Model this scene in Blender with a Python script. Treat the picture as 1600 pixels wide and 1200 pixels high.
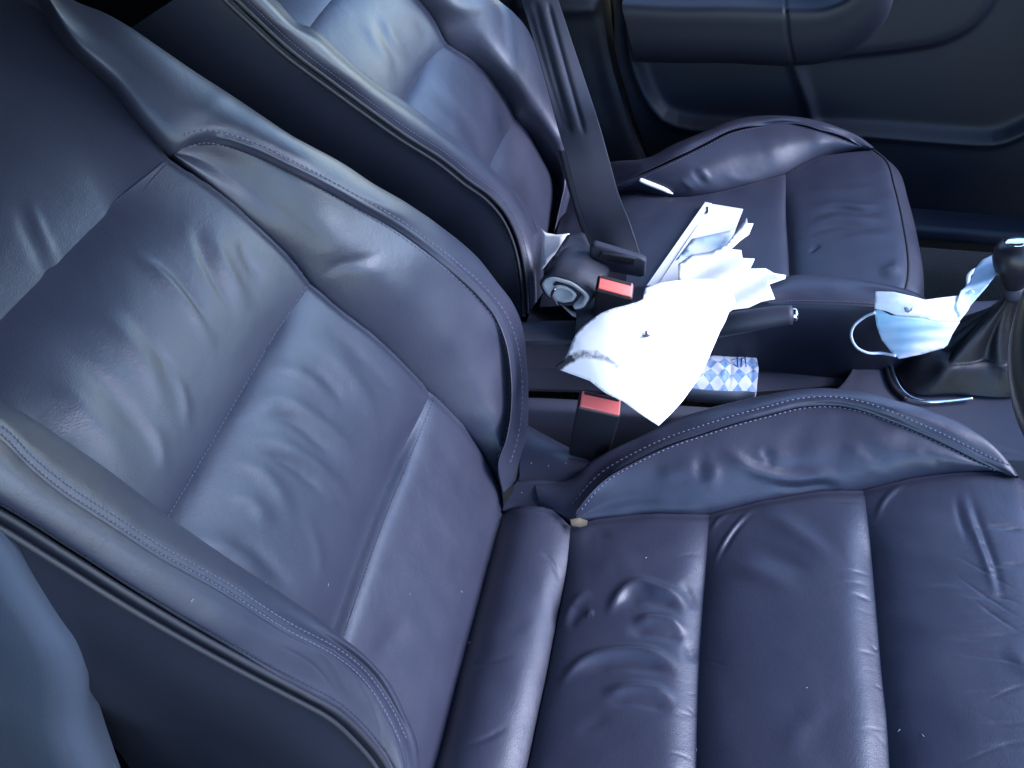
import bpy, bmesh, math, random
import numpy as np
from mathutils import Matrix, Vector
from mathutils.bvhtree import BVHTree
from mathutils.geometry import delaunay_2d_cdt
random.seed(4); RNG = np.random.default_rng(4)
for o in list(bpy.data.objects): bpy.data.objects.remove(o)
scene = bpy.context.scene
COL = scene.collection

# ------------------------------------------------------------------ camera
F = 1450.0                                     # focal length in photo pixels (1600 wide)
def _rot():
    Y = np.array([405., 1397., -F]); Y /= np.linalg.norm(Y)
    Z = np.cross(np.array([1, .05, 0.]), Y); Z /= np.linalg.norm(Z)
    return np.array([np.cross(Y, Z), Y, Z])
R = _rot()
CAM = np.array([0.17156527, -0.66048155, 0.84])
cam_d = bpy.data.cameras.new('camera'); cam = bpy.data.objects.new('camera', cam_d); COL.objects.link(cam)
cam_d.sensor_width = 36; cam_d.lens = F / 1600 * 36; cam_d.clip_start = .02; cam_d.clip_end = 200
M = Matrix([list(R[i]) + [CAM[i]] for i in range(3)] + [[0, 0, 0, 1]])
cam.matrix_world = M
scene.camera = cam

# ------------------------------------------------------------------ light
SUN_EL, SUN_AZ = 31, 6
w = bpy.data.worlds.new('World'); scene.world = w; w.use_nodes = True
nt = w.node_tree; bg = nt.nodes['Background']
sky = nt.nodes.new('ShaderNodeTexSky'); sky.sky_type = 'NISHITA'; sky.sun_disc = False
sky.sun_elevation = math.radians(SUN_EL); sky.sun_rotation = math.radians(90 - SUN_AZ); sky.dust_density = 0; sky.ozone_density = 3; sky.altitude = 2500
nt.links.new(sky.outputs[0], bg.inputs[0]); bg.inputs[1].default_value = .15
sd = bpy.data.lights.new('sun', 'SUN'); sun = bpy.data.objects.new('sun', sd); COL.objects.link(sun)
sd.energy = 1.5; sd.angle = math.radians(38); sd.color = (.80, .81, 1)
dv = Vector((math.cos(math.radians(SUN_EL)) * math.cos(math.radians(SUN_AZ)), math.cos(math.radians(SUN_EL)) * math.sin(math.radians(SUN_AZ)), math.sin(math.radians(SUN_EL))))
sun.rotation_euler = dv.to_track_quat('Z', 'Y').to_euler()
scene.view_settings.view_transform = 'Standard'; scene.view_settings.look = 'None'
scene.view_settings.exposure = 2.7; scene.view_settings.gamma = 1

# ------------------------------------------------------------------ tracing a photo pixel onto a surface of the car
A28 = math.radians(28); A8 = math.radians(8)
NB = np.array([math.cos(A28), 0, math.sin(A28)])
NC = np.array([-math.sin(A8), 0, math.cos(A8)])
def hit(px, py, n, c):
    d = R @ np.array([px - 800, 600 - py, -F])
    return CAM + d * ((c - n @ CAM) / (n @ d))
O2 = np.array([-.045, 0, 0])
def B1(px, py, off=0): return hit(px, py, NB, off)
def C1(px, py, off=0): return hit(px, py, NC, off)
def B2(px, py, off=0): return hit(px, py, NB, off + NB @ O2)
def C2(px, py, off=0): return hit(px, py, NC, off + NC @ O2)
EX = np.array([1., 0, 0]); EY = np.array([0, 1., 0]); EZ = np.array([0, 0, 1.])
def PZ(px, py, z): return hit(px, py, EZ, z)
def PY(px, py, y): return hit(px, py, EY, y)
def proj(P):
    d = (P - CAM) @ R
    return np.stack([800 + F * d[..., 0] / -d[..., 2], 600 - F * d[..., 1] / -d[..., 2]], -1)

# ------------------------------------------------------------------ curves and lofts
def cr(pts, n, closed=False):
    """Catmull-Rom through pts, resampled to n points evenly by length."""
    P = np.array(pts, float)
    if len(P) == 2: 
        t = np.linspace(0, 1, n)[:, None]; return P[0] * (1 - t) + P[1] * t
    if closed: Q = np.vstack([P[-1], P, P[0], P[1]])
    else: Q = np.vstack([2 * P[0] - P[1], P, 2 * P[-1] - P[-2]])
    out = []
    for i in range(1, len(Q) - 2):
        p0, p1, p2, p3 = Q[i - 1], Q[i], Q[i + 1], Q[i + 2]
        # centripetal
        t0 = 0; t1 = t0 + max(np.linalg.norm(p1 - p0) ** .5, 1e-6); t2 = t1 + max(np.linalg.norm(p2 - p1) ** .5, 1e-6); t3 = t2 + max(np.linalg.norm(p3 - p2) ** .5, 1e-6)
        t = np.linspace(t1, t2, 24, endpoint=False)[:, None]
        a1 = (t1 - t) / (t1 - t0) * p0 + (t - t0) / (t1 - t0) * p1
        a2 = (t2 - t) / (t2 - t1) * p1 + (t - t1) / (t2 - t1) * p2
        a3 = (t3 - t) / (t3 - t2) * p2 + (t - t2) / (t3 - t2) * p3
        b1 = (t2 - t) / (t2 - t0) * a1 + (t - t0) / (t2 - t0) * a2
        b2 = (t3 - t) / (t3 - t1) * a2 + (t - t1) / (t3 - t1) * a3
        out.append((t2 - t) / (t2 - t1) * b1 + (t - t1) / (t2 - t1) * b2)
    out.append(Q[-2][None]); C = np.vstack(out)
    L = np.concatenate([[0], np.cumsum(np.linalg.norm(np.diff(C, axis=0), axis=1))])
    s = np.linspace(0, L[-1], n, endpoint=not closed)
    return np.stack([np.interp(s, L, C[:, k]) for k in range(C.shape[1])], 1)

def loft(rails, nu, nv, smooth=True):
    """rails: list of point lists. Returns grid [nu, nv, 3]; nv runs along the rails."""
    Rl = [cr(r, nv) for r in rails]
    S = np.stack(Rl)                                   # k, nv, 3
    if len(Rl) == 2 or not smooth:
        k = np.linspace(0, len(Rl) - 1, nu); i = np.minimum(k.astype(int), len(Rl) - 2); t = (k - i)[:, None, None]
        return S[i] * (1 - t) + S[i + 1] * t
    seg = np.concatenate([[0], np.cumsum(np.linalg.norm(np.diff(S, axis=0), axis=2).mean(1) + 1e-5)])
    s = np.linspace(0, seg[-1], nu)
    G = np.zeros((nu, nv, 3))
    # catmull in arc parameter, shared by all columns
    m = np.zeros_like(S)
    for j in range(len(S)):
        if j == 0: m[j] = (S[1] - S[0]) / (seg[1] - seg[0])
        elif j == len(S) - 1: m[j] = (S[-1] - S[-2]) / (seg[-1] - seg[-2])
        else:
            a = seg[j] - seg[j - 1]; b = seg[j + 1] - seg[j]
            m[j] = ((S[j] - S[j - 1]) / a * b + (S[j + 1] - S[j]) / b * a) / (a + b)
    i = np.clip(np.searchsorted(seg, s, side='right') - 1, 0, len(S) - 2)
    h = (seg[i + 1] - seg[i])[:, None, None]; t = ((s - seg[i]) / (seg[i + 1] - seg[i]))[:, None, None]
    G = (2 * t ** 3 - 3 * t ** 2 + 1) * S[i] + (t ** 3 - 2 * t ** 2 + t) * h * m[i] + (-2 * t ** 3 + 3 * t ** 2) * S[i + 1] + (t ** 3 - t ** 2) * h * m[i + 1]
    return G

def normals(G):
    du = np.gradient(G, axis=0); dv = np.gradient(G, axis=1)
    n = np.cross(du, dv); n /= np.linalg.norm(n, axis=2, keepdims=True) + 1e-12
    return n
def facing(G, n):
    v = CAM - G
    return -1. if np.mean(np.sum(n * v, 2)) < 0 else 1.

def poly_dist(q, pts):
    """distance (px) of points q[...,2] from a polyline and the parameter 0..1 along it"""
    C = cr(pts, 40); best = np.full(q.shape[:-1], 1e9); par = np.zeros(q.shape[:-1])
    for i in range(len(C) - 1):
        a, b = C[i], C[i + 1]; ab = b - a
        t = np.clip(((q - a) @ ab) / (ab @ ab + 1e-9), 0, 1)
        d = np.linalg.norm(q - a - t[..., None] * ab, axis=-1)
        k = d < best; best[k] = d[k]; par[k] = (i + t[k]) / (len(C) - 1)
    return best, par
def side_dist(q, pts):
    """signed distance (px) from a polyline, positive to the left of its direction (image y down)"""
    C = cr(pts, 60); best = np.full(q.shape[:-1], 1e9); sg = np.ones(q.shape[:-1])
    for i in range(len(C) - 1):
        a, b = C[i], C[i + 1]; ab = b - a; w_ = q - a
        t = np.clip((w_ @ ab) / (ab @ ab + 1e-9), 0, 1); d = np.linalg.norm(w_ - t[..., None] * ab, axis=-1)
        k = d < best; best[k] = d[k]; sg[k] = np.where((ab[0] * w_[..., 1] - ab[1] * w_[..., 0])[k] < 0, 1, -1)
    return best * sg
def displace(G, strokes=(), e0=None, e1=None, puff=0, lumps=0, lumpscale=.08, sides=None, seed=1, cut=None):
    n = normals(G); sg = facing(G, n); n = n * sg
    nu, nv, _ = G.shape
    D = np.zeros((nu, nv))
    seg = np.linalg.norm(np.diff(G, axis=0), axis=2); d0 = np.vstack([np.zeros((1, nv)), np.cumsum(seg, 0)]); d1 = d0[-1] - d0
    if e0: D -= e0[0] * np.exp(-(d0 / e0[1]) ** (e0[2] if len(e0) > 2 else 1))
    if e1: D -= e1[0] * np.exp(-(d1 / e1[1]) ** (e1[2] if len(e1) > 2 else 1))
    if cut:
        sd0 = side_dist(proj(G), cut[0]) * cut[1]; u = np.clip(-sd0 / (cut[2] * 8.), 0, 1); D *= .2 + .8 * u * u * (3 - 2 * u)
    if puff: D += puff * np.sin(np.pi * d0 / (d0[-1] + 1e-9))
    if sides:
        sv = np.linalg.norm(np.diff(G, axis=1), axis=2); s0 = np.hstack([np.zeros((nu, 1)), np.cumsum(sv, 1)]); s1 = s0[:, -1:] - s0
        if sides[0]: D -= sides[0][0] * np.exp(-s0 / sides[0][1])
        if sides[1]: D -= sides[1][0] * np.exp(-s1 / sides[1][1])
    if lumps:
        r = np.random.default_rng(seed); X = G.reshape(-1, 3)
        v = np.zeros(len(X))
        for k in range(14):
            dr = r.normal(size=3); dr /= np.linalg.norm(dr); fr = 2 * np.pi / lumpscale * r.uniform(.5, 2.2)
            v += np.sin(X @ dr * fr + r.uniform(0, 6.28)) / (1 + k * .15)
        D += .55 * lumps * v.reshape(nu, nv) / 3 * (1 - np.exp(-d0 / .012)) * (1 - np.exp(-d1 / .012))
    if cut:
        q = proj(G); pts, sgn, k = cut; sdist = side_dist(q, pts) * sgn
        D -= .03 * np.clip((sdist - 3) / k, 0, 1) + .0035 * np.exp(-(np.minimum(sdist, 0) / (k * .5)) ** 2)
    if len(strokes):
        q = proj(G)
        for st in strokes:
            pts, wd, ht = st[:3]; tp = st[3] if len(st) > 3 else .42
            P = np.array(pts, float); lo = P.min(0) - 3 * wd; hi = P.max(0) + 3 * wd
            mk = (q[..., 0] > lo[0]) & (q[..., 0] < hi[0]) & (q[..., 1] > lo[1]) & (q[..., 1] < hi[1])
            if not mk.any(): continue
            d, t = poly_dist(q[mk], pts)
            g = np.exp(-(d / wd) ** 2)
            if tp:
                u = np.clip(np.minimum(t, 1 - t) / tp, 0, 1); g *= u * u * (3 - 2 * u)
            D[mk] += ht * g
    return G + n * D[..., None]

def wmat(o):
    return o.matrix_basis if o.parent is None else wmat(o.parent) @ o.matrix_parent_inverse @ o.matrix_basis
def mesh_obj(name, V, Fc, mat, parent=None, smooth=True):
    me = bpy.data.meshes.new(name)
    me.from_pydata([tuple(v) for v in V], [], [tuple(int(i) for i in f) for f in Fc])
    me.materials.append(mat)
    if smooth: me.polygons.foreach_set('use_smooth', [True] * len(me.polygons))
    me.update()
    o = bpy.data.objects.new(name, me); COL.objects.link(o)
    if parent is not None:
        o.parent = parent; o.matrix_parent_inverse = wmat(parent).inverted()
    return o
def grid_faces(nu, nv, closed_v=False, flip=False, base=0):
    i = np.arange(nu - 1)[:, None]; j = np.arange(nv if closed_v else nv - 1)[None]
    j2 = (j + 1) % nv
    f = np.stack([i * nv + j, i * nv + j2, (i + 1) * nv + j2, (i + 1) * nv + j], -1).reshape(-1, 4) + base
    return f[:, ::-1] if flip else f
SURF = {}
def grid_obj(name, G, mat, parent=None, key=None, thick=0):
    n = normals(G); s = facing(G, n)
    f = grid_faces(G.shape[0], G.shape[1], flip=(s < 0))
    o = mesh_obj(name, G.reshape(-1, 3), f, mat, parent)
    if thick:
        m = o.modifiers.new('thickness', 'SOLIDIFY'); m.thickness = thick; m.offset = -1
    if key: SURF.setdefault(key, []).append((G.reshape(-1, 3), f))
    return o
def bvh(*keys):
    V = []; Fs = []; b = 0
    for k in keys:
        for v, f in SURF[k]:
            V.append(v); Fs += (f + b).tolist(); b += len(v)
    return BVHTree.FromPolygons([tuple(x) for x in np.vstack(V)], Fs)
def cast(tree, px, py):
    d = Vector(R @ np.array([px - 800, 600 - py, -F])).normalized()
    h = tree.ray_cast(Vector(CAM), d)
    if h[0] is None: return None, None
    nn = h[1] if h[1].dot(d) < 0 else -h[1]
    return np.array(h[0]), np.array(nn)

def tube_geo(P, r, seg=8, caps=True, base=0, closed=False, flat=None, upv=None):
    P = np.array(P, float); n = len(P)
    r = np.full(n, r) if np.isscalar(r) else np.array(r)
    T = np.gradient(P, axis=0)
    if closed: T = np.roll(P, -1, 0) - np.roll(P, 1, 0)
    T /= np.linalg.norm(T, axis=1, keepdims=True) + 1e-12
    up = np.array(upv if upv is not None else ([0, 0, 1.] if abs(T[0, 2]) < .9 else [1., 0, 0]), float)
    V = []; prev = up
    for i in range(n):
        a = prev - T[i] * (prev @ T[i]); a /= np.linalg.norm(a) + 1e-12; prev = a
        b = np.cross(T[i], a)
        for k in range(seg):
            th = 2 * math.pi * k / seg
            fa, fb = (1, 1) if flat is None else flat
            V.append(P[i] + r[i] * (fa * math.cos(th) * a + fb * math.sin(th) * b))
    f = []
    m = n if closed else n - 1
    for i in range(m):
        for k in range(seg):
            k2 = (k + 1) % seg; i2 = (i + 1) % n
            f.append((base + i * seg + k, base + i * seg + k2, base + i2 * seg + k2, base + i2 * seg + k))
    if caps and not closed:
        f.append(tuple(base + k for k in range(seg))[::-1]); f.append(tuple(base + (n - 1) * seg + k for k in range(seg)))
    return V, f
def tube(name, P, r, mat, parent=None, seg=10, **k):
    V, f = tube_geo(P, r, seg, **k); return mesh_obj(name, V, f, mat, parent)

def stitches(name, tree, pxline, mat, parent, step=6.6, dash=4.2, rad=.00042, shift=0):
    """thread dashes sewn along a traced line on a seat surface"""
    Cc = cr(pxline, 400); L = np.concatenate([[0], np.cumsum(np.linalg.norm(np.diff(Cc, axis=0), axis=1))])
    V = []; Fs = []; s = 0
    while s + dash < L[-1]:
        pts = []
        for q in (0, .5, 1):
            ss = s + dash * q; x = np.interp(ss, L, Cc[:, 0]); y = np.interp(ss, L, Cc[:, 1])
            tx = np.interp(ss + 1, L, Cc[:, 0]) - np.interp(ss - 1, L, Cc[:, 0]); ty = np.interp(ss + 1, L, Cc[:, 1]) - np.interp(ss - 1, L, Cc[:, 1])
            l = math.hypot(tx, ty) + 1e-9
            p, n = cast(tree, x + shift * -ty / l, y + shift * tx / l)
            if p is None: pts = None; break
            pts.append(p + n * (rad * (.75 if q == .5 else .05)))
        if pts is not None and np.linalg.norm(pts[0] - pts[2]) < .012:
            v, f = tube_geo(pts, rad, 5, base=len(V)); V += list(v); Fs += f
        s += step
    if not V: return None
    o = mesh_obj(name, V, Fs, mat, parent); o['kind'] = 'stuff'
    return o

def rbox(name, c, size, mat, parent=None, bev=.006, rot=None, seg=3, taper=None):
    bm = bmesh.new(); bmesh.ops.create_cube(bm, size=1)
    for v in bm.verts:
        v.co = Vector((v.co.x * size[0], v.co.y * size[1], v.co.z * size[2]))
        if taper and v.co.z > 0: v.co.x *= taper[0]; v.co.y *= taper[1]
    bmesh.ops.bevel(bm, geom=bm.edges[:], offset=bev, segments=seg, profile=.5, affect='EDGES')
    me = bpy.data.meshes.new(name); bm.to_mesh(me); bm.free(); me.materials.append(mat)
    me.polygons.foreach_set('use_smooth', [True] * len(me.polygons))
    o = bpy.data.objects.new(name, me); COL.objects.link(o)
    mt = Matrix.Translation(Vector(c)) @ (rot if rot is not None else Matrix())
    me.transform(mt)
    if parent is not None: o.parent = parent; o.matrix_parent_inverse = wmat(parent).inverted()
    return o
def prism(name, pts_lo, pts_hi, mat, parent=None, smooth=False, bev=0):
    """closed solid between two traced outlines of equal length"""
    n = len(pts_lo); V = list(pts_lo) + list(pts_hi)
    f = [tuple(range(n))[::-1], tuple(range(n, 2 * n))] + [(i, (i + 1) % n, n + (i + 1) % n, n + i) for i in range(n)]
    o = mesh_obj(name, V, f, mat, parent, smooth=smooth)
    if bev:
        m = o.modifiers.new('edge', 'BEVEL'); m.width = bev; m.segments = 3; m.limit_method = 'ANGLE'; m.angle_limit = math.radians(35)
        o.data.polygons.foreach_set('use_smooth', [True] * len(o.data.polygons))
    fix_normals(o)
    return o
def fix_normals(o):
    bm = bmesh.new(); bm.from_mesh(o.data); bmesh.ops.recalc_face_normals(bm, faces=bm.faces); bm.to_mesh(o.data); bm.free()
def thing(name, label, cat, loc, group=None):
    o = bpy.data.objects.new(name, None); COL.objects.link(o); o.location = Vector(loc); o.empty_display_size = .03
    o['label'] = label; o['category'] = cat
    if group: o['group'] = group
    bpy.context.view_layer.update()
    return o
def tag(o, label, cat, group=None):
    o['label'] = label; o['category'] = cat
    if group: o['group'] = group
    return o
def struct(o): o['kind'] = 'structure'; return o

# ------------------------------------------------------------------ materials
def mat(name, col, rough=.5, metal=0, spec=.5, bump=None, var=None, sheen=0, trans=0, coat=0):
    """bump: list of (type, scale, strength, distance); var: (scale, amount, second colour)"""
    m = bpy.data.materials.new(name); m.use_nodes = True; nt = m.node_tree; b = nt.nodes['Principled BSDF']
    b.inputs['Base Color'].default_value = (*col, 1); b.inputs['Roughness'].default_value = rough; b.inputs['Metallic'].default_value = metal
    b.inputs['Specular IOR Level'].default_value = spec
    if sheen: b.inputs['Sheen Weight'].default_value = sheen; b.inputs['Sheen Roughness'].default_value = .5
    if coat: b.inputs['Coat Weight'].default_value = coat; b.inputs['Coat Roughness'].default_value = .15
    tc = nt.nodes.new('ShaderNodeTexCoord')
    if var:
        nz = nt.nodes.new('ShaderNodeTexNoise'); nz.inputs['Scale'].default_value = var[0]; nz.inputs['Detail'].default_value = 5
        nt.links.new(tc.outputs['Object'], nz.inputs['Vector'])
        mx = nt.nodes.new('ShaderNodeMix'); mx.data_type = 'RGBA'; mx.inputs['A'].default_value = (*col, 1); mx.inputs['B'].default_value = (*var[2], 1)
        mr = nt.nodes.new('ShaderNodeMapRange'); mr.inputs['From Min'].default_value = .35; mr.inputs['From Max'].default_value = .7; mr.inputs['To Max'].default_value = var[1]
        nt.links.new(nz.outputs['Fac'], mr.inputs['Value']); nt.links.new(mr.outputs['Result'], mx.inputs['Factor']); nt.links.new(mx.outputs['Result'], b.inputs['Base Color'])
        mr2 = nt.nodes.new('ShaderNodeMapRange'); mr2.inputs['From Min'].default_value = .3; mr2.inputs['From Max'].default_value = .7
        mr2.inputs['To Min'].default_value = rough - .05; mr2.inputs['To Max'].default_value = min(1, rough + .07)
        nt.links.new(nz.outputs['Fac'], mr2.inputs['Value']); nt.links.new(mr2.outputs['Result'], b.inputs['Roughness'])
    prev = None
    for (ty, sc, st, dist) in (bump or []):
        if ty == 'voronoi':
            t = nt.nodes.new('ShaderNodeTexVoronoi'); t.feature = 'DISTANCE_TO_EDGE'; out = t.outputs['Distance']
        elif ty == 'wave':
            t = nt.nodes.new('ShaderNodeTexWave'); out = t.outputs['Fac']
        else:
            t = nt.nodes.new('ShaderNodeTexNoise'); t.inputs['Detail'].default_value = 4; out = t.outputs['Fac']
        t.inputs['Scale'].default_value = sc
        nt.links.new(tc.outputs['Object'], t.inputs['Vector'])
        bp = nt.nodes.new('ShaderNodeBump'); bp.inputs['Strength'].default_value = st; bp.inputs['Distance'].default_value = dist
        nt.links.new(out, bp.inputs['Height'])
        if prev: nt.links.new(prev.outputs['Normal'], bp.inputs['Normal'])
        prev = bp
    if prev: nt.links.new(prev.outputs['Normal'], b.inputs['Normal'])
    return m
LEA = mat('black_leather', (.031, .033, .051), .40, spec=.5, bump=[('voronoi', 420, .25, .0006), ('noise', 60, .2, .002)], var=(14, .5, (.037, .038, .058)))
LEA2 = mat('side_vinyl', (.016, .018, .030), .5, spec=.4, bump=[('voronoi', 500, .25, .0006)])
THR = mat('grey_thread', (.12, .12, .17), .6)
PIP = mat('piping_leather', (.018, .019, .026), .6)
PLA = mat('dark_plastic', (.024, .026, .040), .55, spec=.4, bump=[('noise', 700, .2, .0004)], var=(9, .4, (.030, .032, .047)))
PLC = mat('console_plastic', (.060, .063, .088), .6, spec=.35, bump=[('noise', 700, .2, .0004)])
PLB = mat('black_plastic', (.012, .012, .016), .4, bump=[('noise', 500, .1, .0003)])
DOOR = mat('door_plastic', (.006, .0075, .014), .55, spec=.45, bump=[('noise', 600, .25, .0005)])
CARP = mat('black_carpet', (.004, .004, .006), .95, spec=.1, bump=[('noise', 300, .8, .003)])
CHR = mat('chrome', (.85, .85, .88), .12, metal=1)
RED = mat('red_button', (.95, .17, .14), .4)
WEB = mat('belt_webbing', (.030, .034, .050), .6, bump=[('wave', 500, .4, .0004)])
PAP = mat('white_paper', (.9, .9, .9), .7, spec=.2, bump=[('noise', 120, .12, .0005)])
CLO = mat('grey_lining', (.85, .80, .78), .85, bump=[('noise', 400, .4, .0006)])
ROOFM = mat('roof_cloth', (.16, .16, .18), .9)
GTRIM = mat('grey_trim', (.040, .053, .080), .85, bump=[('noise', 500, .35, .0006)], var=(8, .5, (.046, .060, .088)))

# ==================================================================
#  DRIVER'S SEAT  (nearest)
# ==================================================================
seat1 = thing('leather_seat', 'nearest black leather car seat, wrinkled, with double-stitched side bolsters', 'car seat', (-.02, -.14, -.2), 'front seats of the car')
SB1 = [(60, -20), (117, 58), (179, 121), (229, 188), (271, 242), (333, 292), (400, 354), (458, 408), (488, 442), (535, 487), (588, 531), (640, 578), (675, 612), (715, 655), (750, 697), (772, 733), (783, 765), (786, 795)]
NCR = [(-330, 450), (-160, 560), (0, 637), (100, 705), (200, 775), (260, 820), (350, 880), (450, 945), (530, 1000), (565, 1027), (600, 1065), (625, 1110), (645, 1155), (652, 1200), (650, 1260)]   # crest of the near bolster
def ext(pts, a, b):
    P = [np.array(p, float) for p in pts]
    d0 = P[0] - P[1]; d0 /= np.linalg.norm(d0); d1 = P[-1] - P[-2]; d1 /= np.linalg.norm(d1)
    return [tuple(P[0] + d0 * a)] + [tuple(p) for p in P] + [tuple(P[-1] + d1 * b)]
SEAM_TOP = [(8, -85), (-60, -30), (-180, 70), (-330, 200)]
SEAM_B = [(271, 242), (187, 319), (104, 400), (25, 480), (-60, 565), (-130, 640)]
SEAM_A = [(488, 442), (437, 520), (380, 617), (320, 720), (262, 818)]
SEAM_C = [(675, 612), (640, 700), (598, 800), (562, 900), (528, 1000)]
SEAM_K = [(786, 790), (766, 870), (745, 955), (720, 1050), (697, 1140), (682, 1200), (665, 1262)]
gutter = []; CUT1 = (SB1, 1, 14)
st_BA = gutter + [
    ([(204, 375), (240, 412), (275, 455), (312, 510), (335, 560)], 11, 0.00210),
    ([(225, 385), (270, 425), (305, 480), (330, 530)], 8, -0.00168),
    ([(300, 340), (316, 395), (340, 450), (372, 500)], 8, -0.00192),
    ([(325, 345), (342, 400), (368, 450), (392, 490)], 11, 0.00180),
    ([(365, 365), (385, 410), (410, 450)], 9, -0.00150),
    ([(150, 470), (190, 520), (235, 590), (262, 660)], 14, 0.00180),
    ([(180, 460), (225, 520), (268, 590), (290, 640)], 9, -0.00120),
    ([(60, 560), (110, 620), (170, 690), (225, 760)], 22, 0.00240),
    ([(100, 540), (160, 600), (215, 670), (262, 730)], 14, -0.00210),
    ([(250, 560), (283, 615), (295, 680)], 8, 0.00132),
    ([(25, 600), (80, 670), (140, 715)], 16, -0.00120),
    ([(210, 640), (245, 690), (262, 750)], 10, 0.00120)]
st_AC = gutter + [
    ([(400, 622), (440, 622), (485, 652), (530, 690), (560, 730)], 11, 0.00231),
    ([(400, 650), (445, 655), (490, 690), (530, 728)], 9, -0.00187),
    ([(378, 690), (420, 688), (470, 715), (520, 755), (560, 800)], 11, 0.00231),
    ([(385, 715), (425, 715), (470, 745), (515, 790)], 8, -0.00165),
    ([(355, 725), (390, 728), (430, 765), (455, 820)], 12, 0.00193),
    ([(350, 770), (390, 785), (425, 830)], 12, 0.00165),
    ([(275, 835), (330, 850), (385, 885), (440, 930)], 16, 0.00248),
    ([(315, 820), (380, 850), (430, 900), (470, 940)], 12, -0.00165),
    ([(475, 520), (520, 560), (560, 610), (600, 680)], 14, 0.00165),
    ([(500, 500), (550, 550), (600, 600), (630, 640)], 10, -0.00121),
    ([(455, 560), (500, 590), (545, 650)], 9, -0.00121),
    ([(470, 800), (495, 860), (500, 920)], 9, 0.00088),
    ([(430, 560), (470, 585), (520, 625)], 10, 0.00138)]
st_C = gutter + [([(640, 960), (600, 1010), (575, 1040)], 16, -.002)]
def span(rail, far_e, near_e, fn, off=0):
    return [fn(x, y, off) for x, y in ext(rail, far_e, near_e)]
# head panel, above the soft fold B
G = displace(loft([span(SEAM_TOP, 4, 40, B1, -.10), span(SEAM_B, 20, 60, B1)], 150, 170), gutter + [([(20, 300), (50, 350), (95, 410)], 12, -.0015), ([(40, 290), (72, 345), (110, 392)], 9, .0012)], e1=(.026, .05, 1.3), lumps=.0003, cut=CUT1)
grid_obj('backrest_panel', G, LEA, seat1, 's1')
G = displace(loft([span(SEAM_B, 20, 60, B1), span(SEAM_A, 22, 34, B1)], 150, 200), st_BA, e0=(.026, .040, 1.2), e1=(.006, .014), puff=.004, lumps=.0006, seed=2, cut=CUT1)
grid_obj('backrest_panel', G, LEA, seat1, 's1')
G = displace(loft([span(SEAM_A, 22, 34, B1), span(SEAM_C, 22, 34, B1)], 150, 200), st_AC, e0=(.006, .012), e1=(.010, .02), puff=.004, lumps=.0006, seed=3, cut=CUT1)
grid_obj('backrest_panel', G, LEA, seat1, 's1')
G = displace(loft([span(SEAM_C, 22, 34, B1), span([(x + 11, y + 2) for x, y in SEAM_K], 6, 34, B1, -.004)], 120, 200), st_C, e0=(.010, .009, 1.3), e1=(.006, .012), puff=.002, lumps=.0005, seed=4, cut=CUT1)
grid_obj('backrest_panel', G, LEA, seat1, 's1')

# far bolster of the backrest
SIL = [(60, -30), (117, 4), (158, 19), (200, 42), (250, 75), (312, 117), (375, 158), (417, 187), (454, 212), (525, 250), (575, 283), (633, 317), (692, 358), (742, 400), (775, 442), (800, 475), (815, 515), (821, 570), (823, 640), (820, 700), (806, 752)]
STI = [(271, 238), (292, 226), (318, 219), (350, 224), (396, 240), (442, 262), (492, 287), (567, 329), (617, 358), (667, 394), (717, 434), (752, 467), (777, 500), (792, 540), (799, 590), (799, 640), (792, 685), (780, 722), (786, 770)]
LOW = SB1[4:]
def offs(pts, fn, prof):
    L = np.linspace(0, 1, len(pts)); return [fn(p[0], p[1], np.interp(t, np.linspace(0, 1, len(prof)), prof)) for p, t in zip(pts, L)]
def lerp2(a, b, t, n=24):
    A = cr(a, n); Bq = cr(b, n); return [tuple(x) for x in A * (1 - t) + Bq * t]
wr_fb = [([(492, 438), (530, 415), (575, 405), (600, 395)], 9, -.0014), ([(480, 405), (510, 392), (545, 395)], 14, .0008), ([(540, 440), (580, 425), (610, 428)], 16, .0008), ([(400, 300), (460, 320), (520, 370)], 26, .0005)]
IN0 = offs([(x - 9, y + 9) for x, y in LOW], B1, [-.05, -.03, -.024]); IN1 = offs(LOW, B1, [-.006] * 3)
M1 = offs(lerp2(LOW, STI, .45), B1, [-.009, .008, .024, .032, .03, .018, 0])
S1 = offs(STI, B1, [-.009, .016, .042, .055, .05, .032, .004])
G = displace(loft([IN0, IN1, M1, S1], 110, 380), wr_fb, e1=(.0015, .004), lumps=.0007, seed=5)
grid_obj('backrest_bolster', G, LEA, seat1, 's1b')
# outer strip : stitched seam to the silhouette, then round the back
UP = [(50, -30), (117, 60), (179, 122), (229, 188), (268, 236)]
O_IN = [(60, -30), (114, 61), (176, 125), (226, 192)] + STI[0:]
S1b = [B1(x, y, o) for (x, y), o in zip(O_IN, np.interp(np.linspace(0, 1, len(O_IN)), [0, .18, .3, .45, .65, .8, .93, 1], [-.012, -.004, .016, .044, .055, .05, .03, .004]))]
S0b = [B1(x - (14 if i < 5 else 3), y + (11 if i < 5 else 4), (-.05 if i < 5 else o - .012)) for i, ((x, y), o) in enumerate(zip(O_IN, np.interp(np.linspace(0, 1, len(O_IN)), [0, .18, .3, .45, .65, .8, .93, 1], [-.012, -.004, .016, .044, .055, .05, .03, .004])))]
mid = lerp2(O_IN, SIL, .55)
M2 = offs(mid, B1, [-.035, .002, .022, .048, .06, .055, .035, .004])
SL = offs(SIL, B1, [-.045, -.010, .010, .036, .047, .04, .02, -.01])
def shift(pts, v): return [np.array(p) + np.array(v) for p in pts]
BK = shift(SL, -NB * .035 + EY * .008); BK2 = shift(SL, -NB * .11 - EY * .002)
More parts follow.
